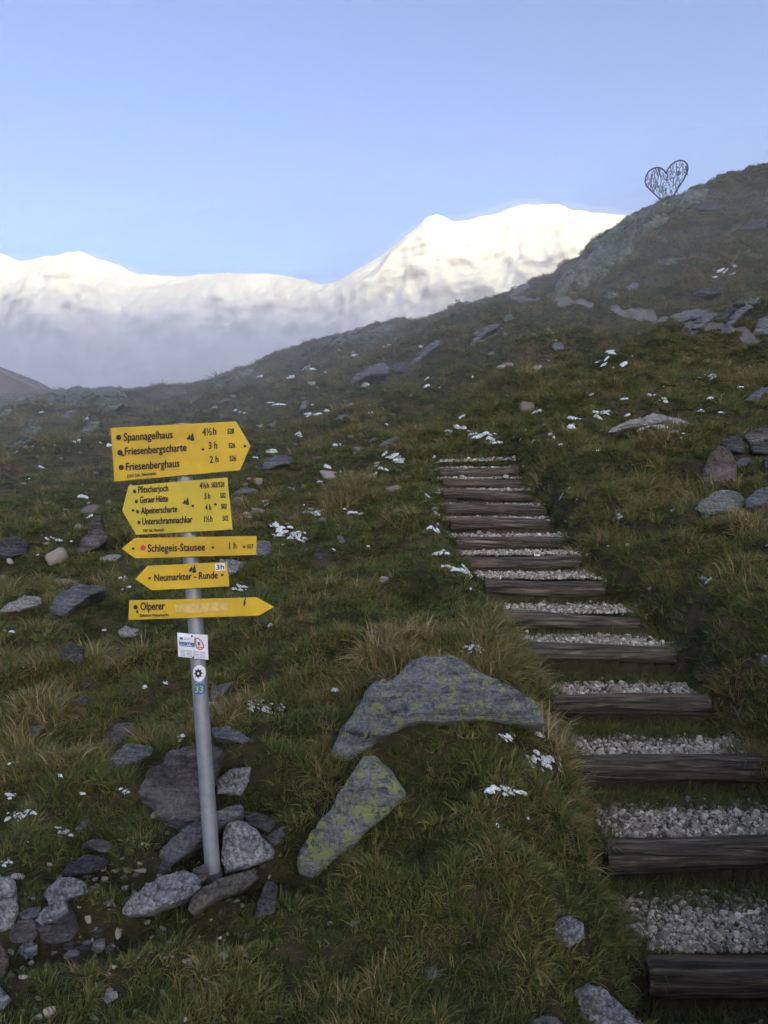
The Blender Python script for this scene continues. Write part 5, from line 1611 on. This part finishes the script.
up_ = np.linspace(0, len(hw), 130, endpoint=False)
hwc = np.stack([np.interp(up_, np.arange(len(hw) + 1), np.append(hw[:, k_], hw[0, k_])) for k_ in range(3)], 1)
vs, fs = sweep(hwc, 0.040, True)
mesh_obj('frame', np.array(vs) - hb, fs, M_RUST, hroot)
r_ = np.random.default_rng(77)
vs, fs = [], []
poly2 = [(p_[0], p_[2]) for p_ in hw]
lo, hi = hw.min(0), hw.max(0)
cnt = 0
while cnt < 240:
    x_, z_ = r_.uniform(lo[0], hi[0]), r_.uniform(lo[2], hi[2])
    if not inside_poly(np.array([x_]), np.array([z_]), poly2)[0]: continue
    l_ = r_.uniform(0.10, 0.34); a_ = r_.normal(0, 0.35)
    p0 = np.array([x_, HD + r_.uniform(-0.05, 0.05), z_]); p1 = p0 + np.array([math.sin(a_) * l_, 0, -math.cos(a_) * l_])
    if not inside_poly(p1[:1], p1[2:], poly2)[0] and r_.uniform() < 0.75: continue
    v_, f_ = tube_geo(p0, p1, 0.016, 0.016, 5)
    i0 = len(vs)
    vs += list(v_); fs += [tuple(i0 + q_ for q_ in f2) for f2 in f_]
    cnt += 1
mesh_obj('dangling_bits', np.array(vs) - hb, fs, M_RUST, hroot, smooth=False)
vs, fs = [], []
for x_ in np.linspace(lo[0] + 0.15, hi[0] - 0.15, 13):
    zs_ = [z_ for z_ in np.linspace(lo[2], hi[2], 160) if inside_poly(np.array([x_]), np.array([z_]), poly2)[0]]
    if len(zs_) < 2: continue
    v_, f_ = tube_geo((x_, HD, zs_[0]), (x_ + 0.04, HD, zs_[-1]), 0.008, 0.008, 5)
    i0 = len(vs)
    vs += list(v_); fs += [tuple(i0 + q_ for q_ in f2) for f2 in f_]
mesh_obj('wires', np.array(vs) - hb, fs, M_RUST, hroot, smooth=False)

# ------------------------------------------------------------------ the hut behind the crest
DH = 60.0
hut = bpy.data.objects.new('mountain_hut', None)
link(hut)
ho = P(-20, 400, DH); hut.location = ho
tag(hut, 'brown mountain hut with a curved roof, peeping over the crest at the left edge', 'hut')
prof = [(-95, 400), (-86, 391), (-75, 383), (-30, 358), (-18, 360), (0, 369.5), (12, 376), (33, 385), (44, 393), (50, 400)]
def extr(name, pix, y0, y1, m, parent=hut, label=None):
    f0 = np.array([P(a_, b_, DH) for a_, b_ in pix]); f0[:, 1] = y0
    f1 = f0.copy(); f1[:, 1] = y1
    nn = len(pix)
    fs = [tuple(range(nn)), tuple(range(2 * nn - 1, nn - 1, -1))] + [(i, nn + i, nn + (i + 1) % nn, (i + 1) % nn) for i in range(nn)]
    return mesh_obj(name, np.concatenate([f0, f1]) - ho, fs, m, parent, smooth=False)
low_ = [(a_, b_ + 2.2) for a_, b_ in prof]
extr('wall', [(-78, 470), (-78, 386)] + [(a_, b_ + 2.0) for a_, b_ in prof[2:8]] + [(33, 470)], DH + 0.45, DH + 9, M_HUTWALL)
extr('roof', prof + low_[::-1], DH + 0.02, DH + 9.5, M_ROOF)
extr('verge_board', [(a_, b_ - 0.5) for a_, b_ in prof] + [(a_, b_ + 1.8) for a_, b_ in prof[::-1]], DH - 0.08, DH, M_VERGE)
for a_, b_ in ((4, 391), (-14, 391), (-32, 391), (8, 400)):
    w_ = extr('window', [(a_ - 2.5, b_ + 2.6), (a_ - 2.5, b_ - 2.6), (a_ + 2.5, b_ - 2.6), (a_ + 2.5, b_ + 2.6)], DH + 0.38, DH + 0.44, M_VERGE)
    extr('pane', [(a_ - 1.9, b_ + 2.0), (a_ - 1.9, b_ - 2.0), (a_ + 1.9, b_ - 2.0), (a_ + 1.9, b_ + 2.0)], DH + 0.355, DH + 0.375, M_GLASS, w_)
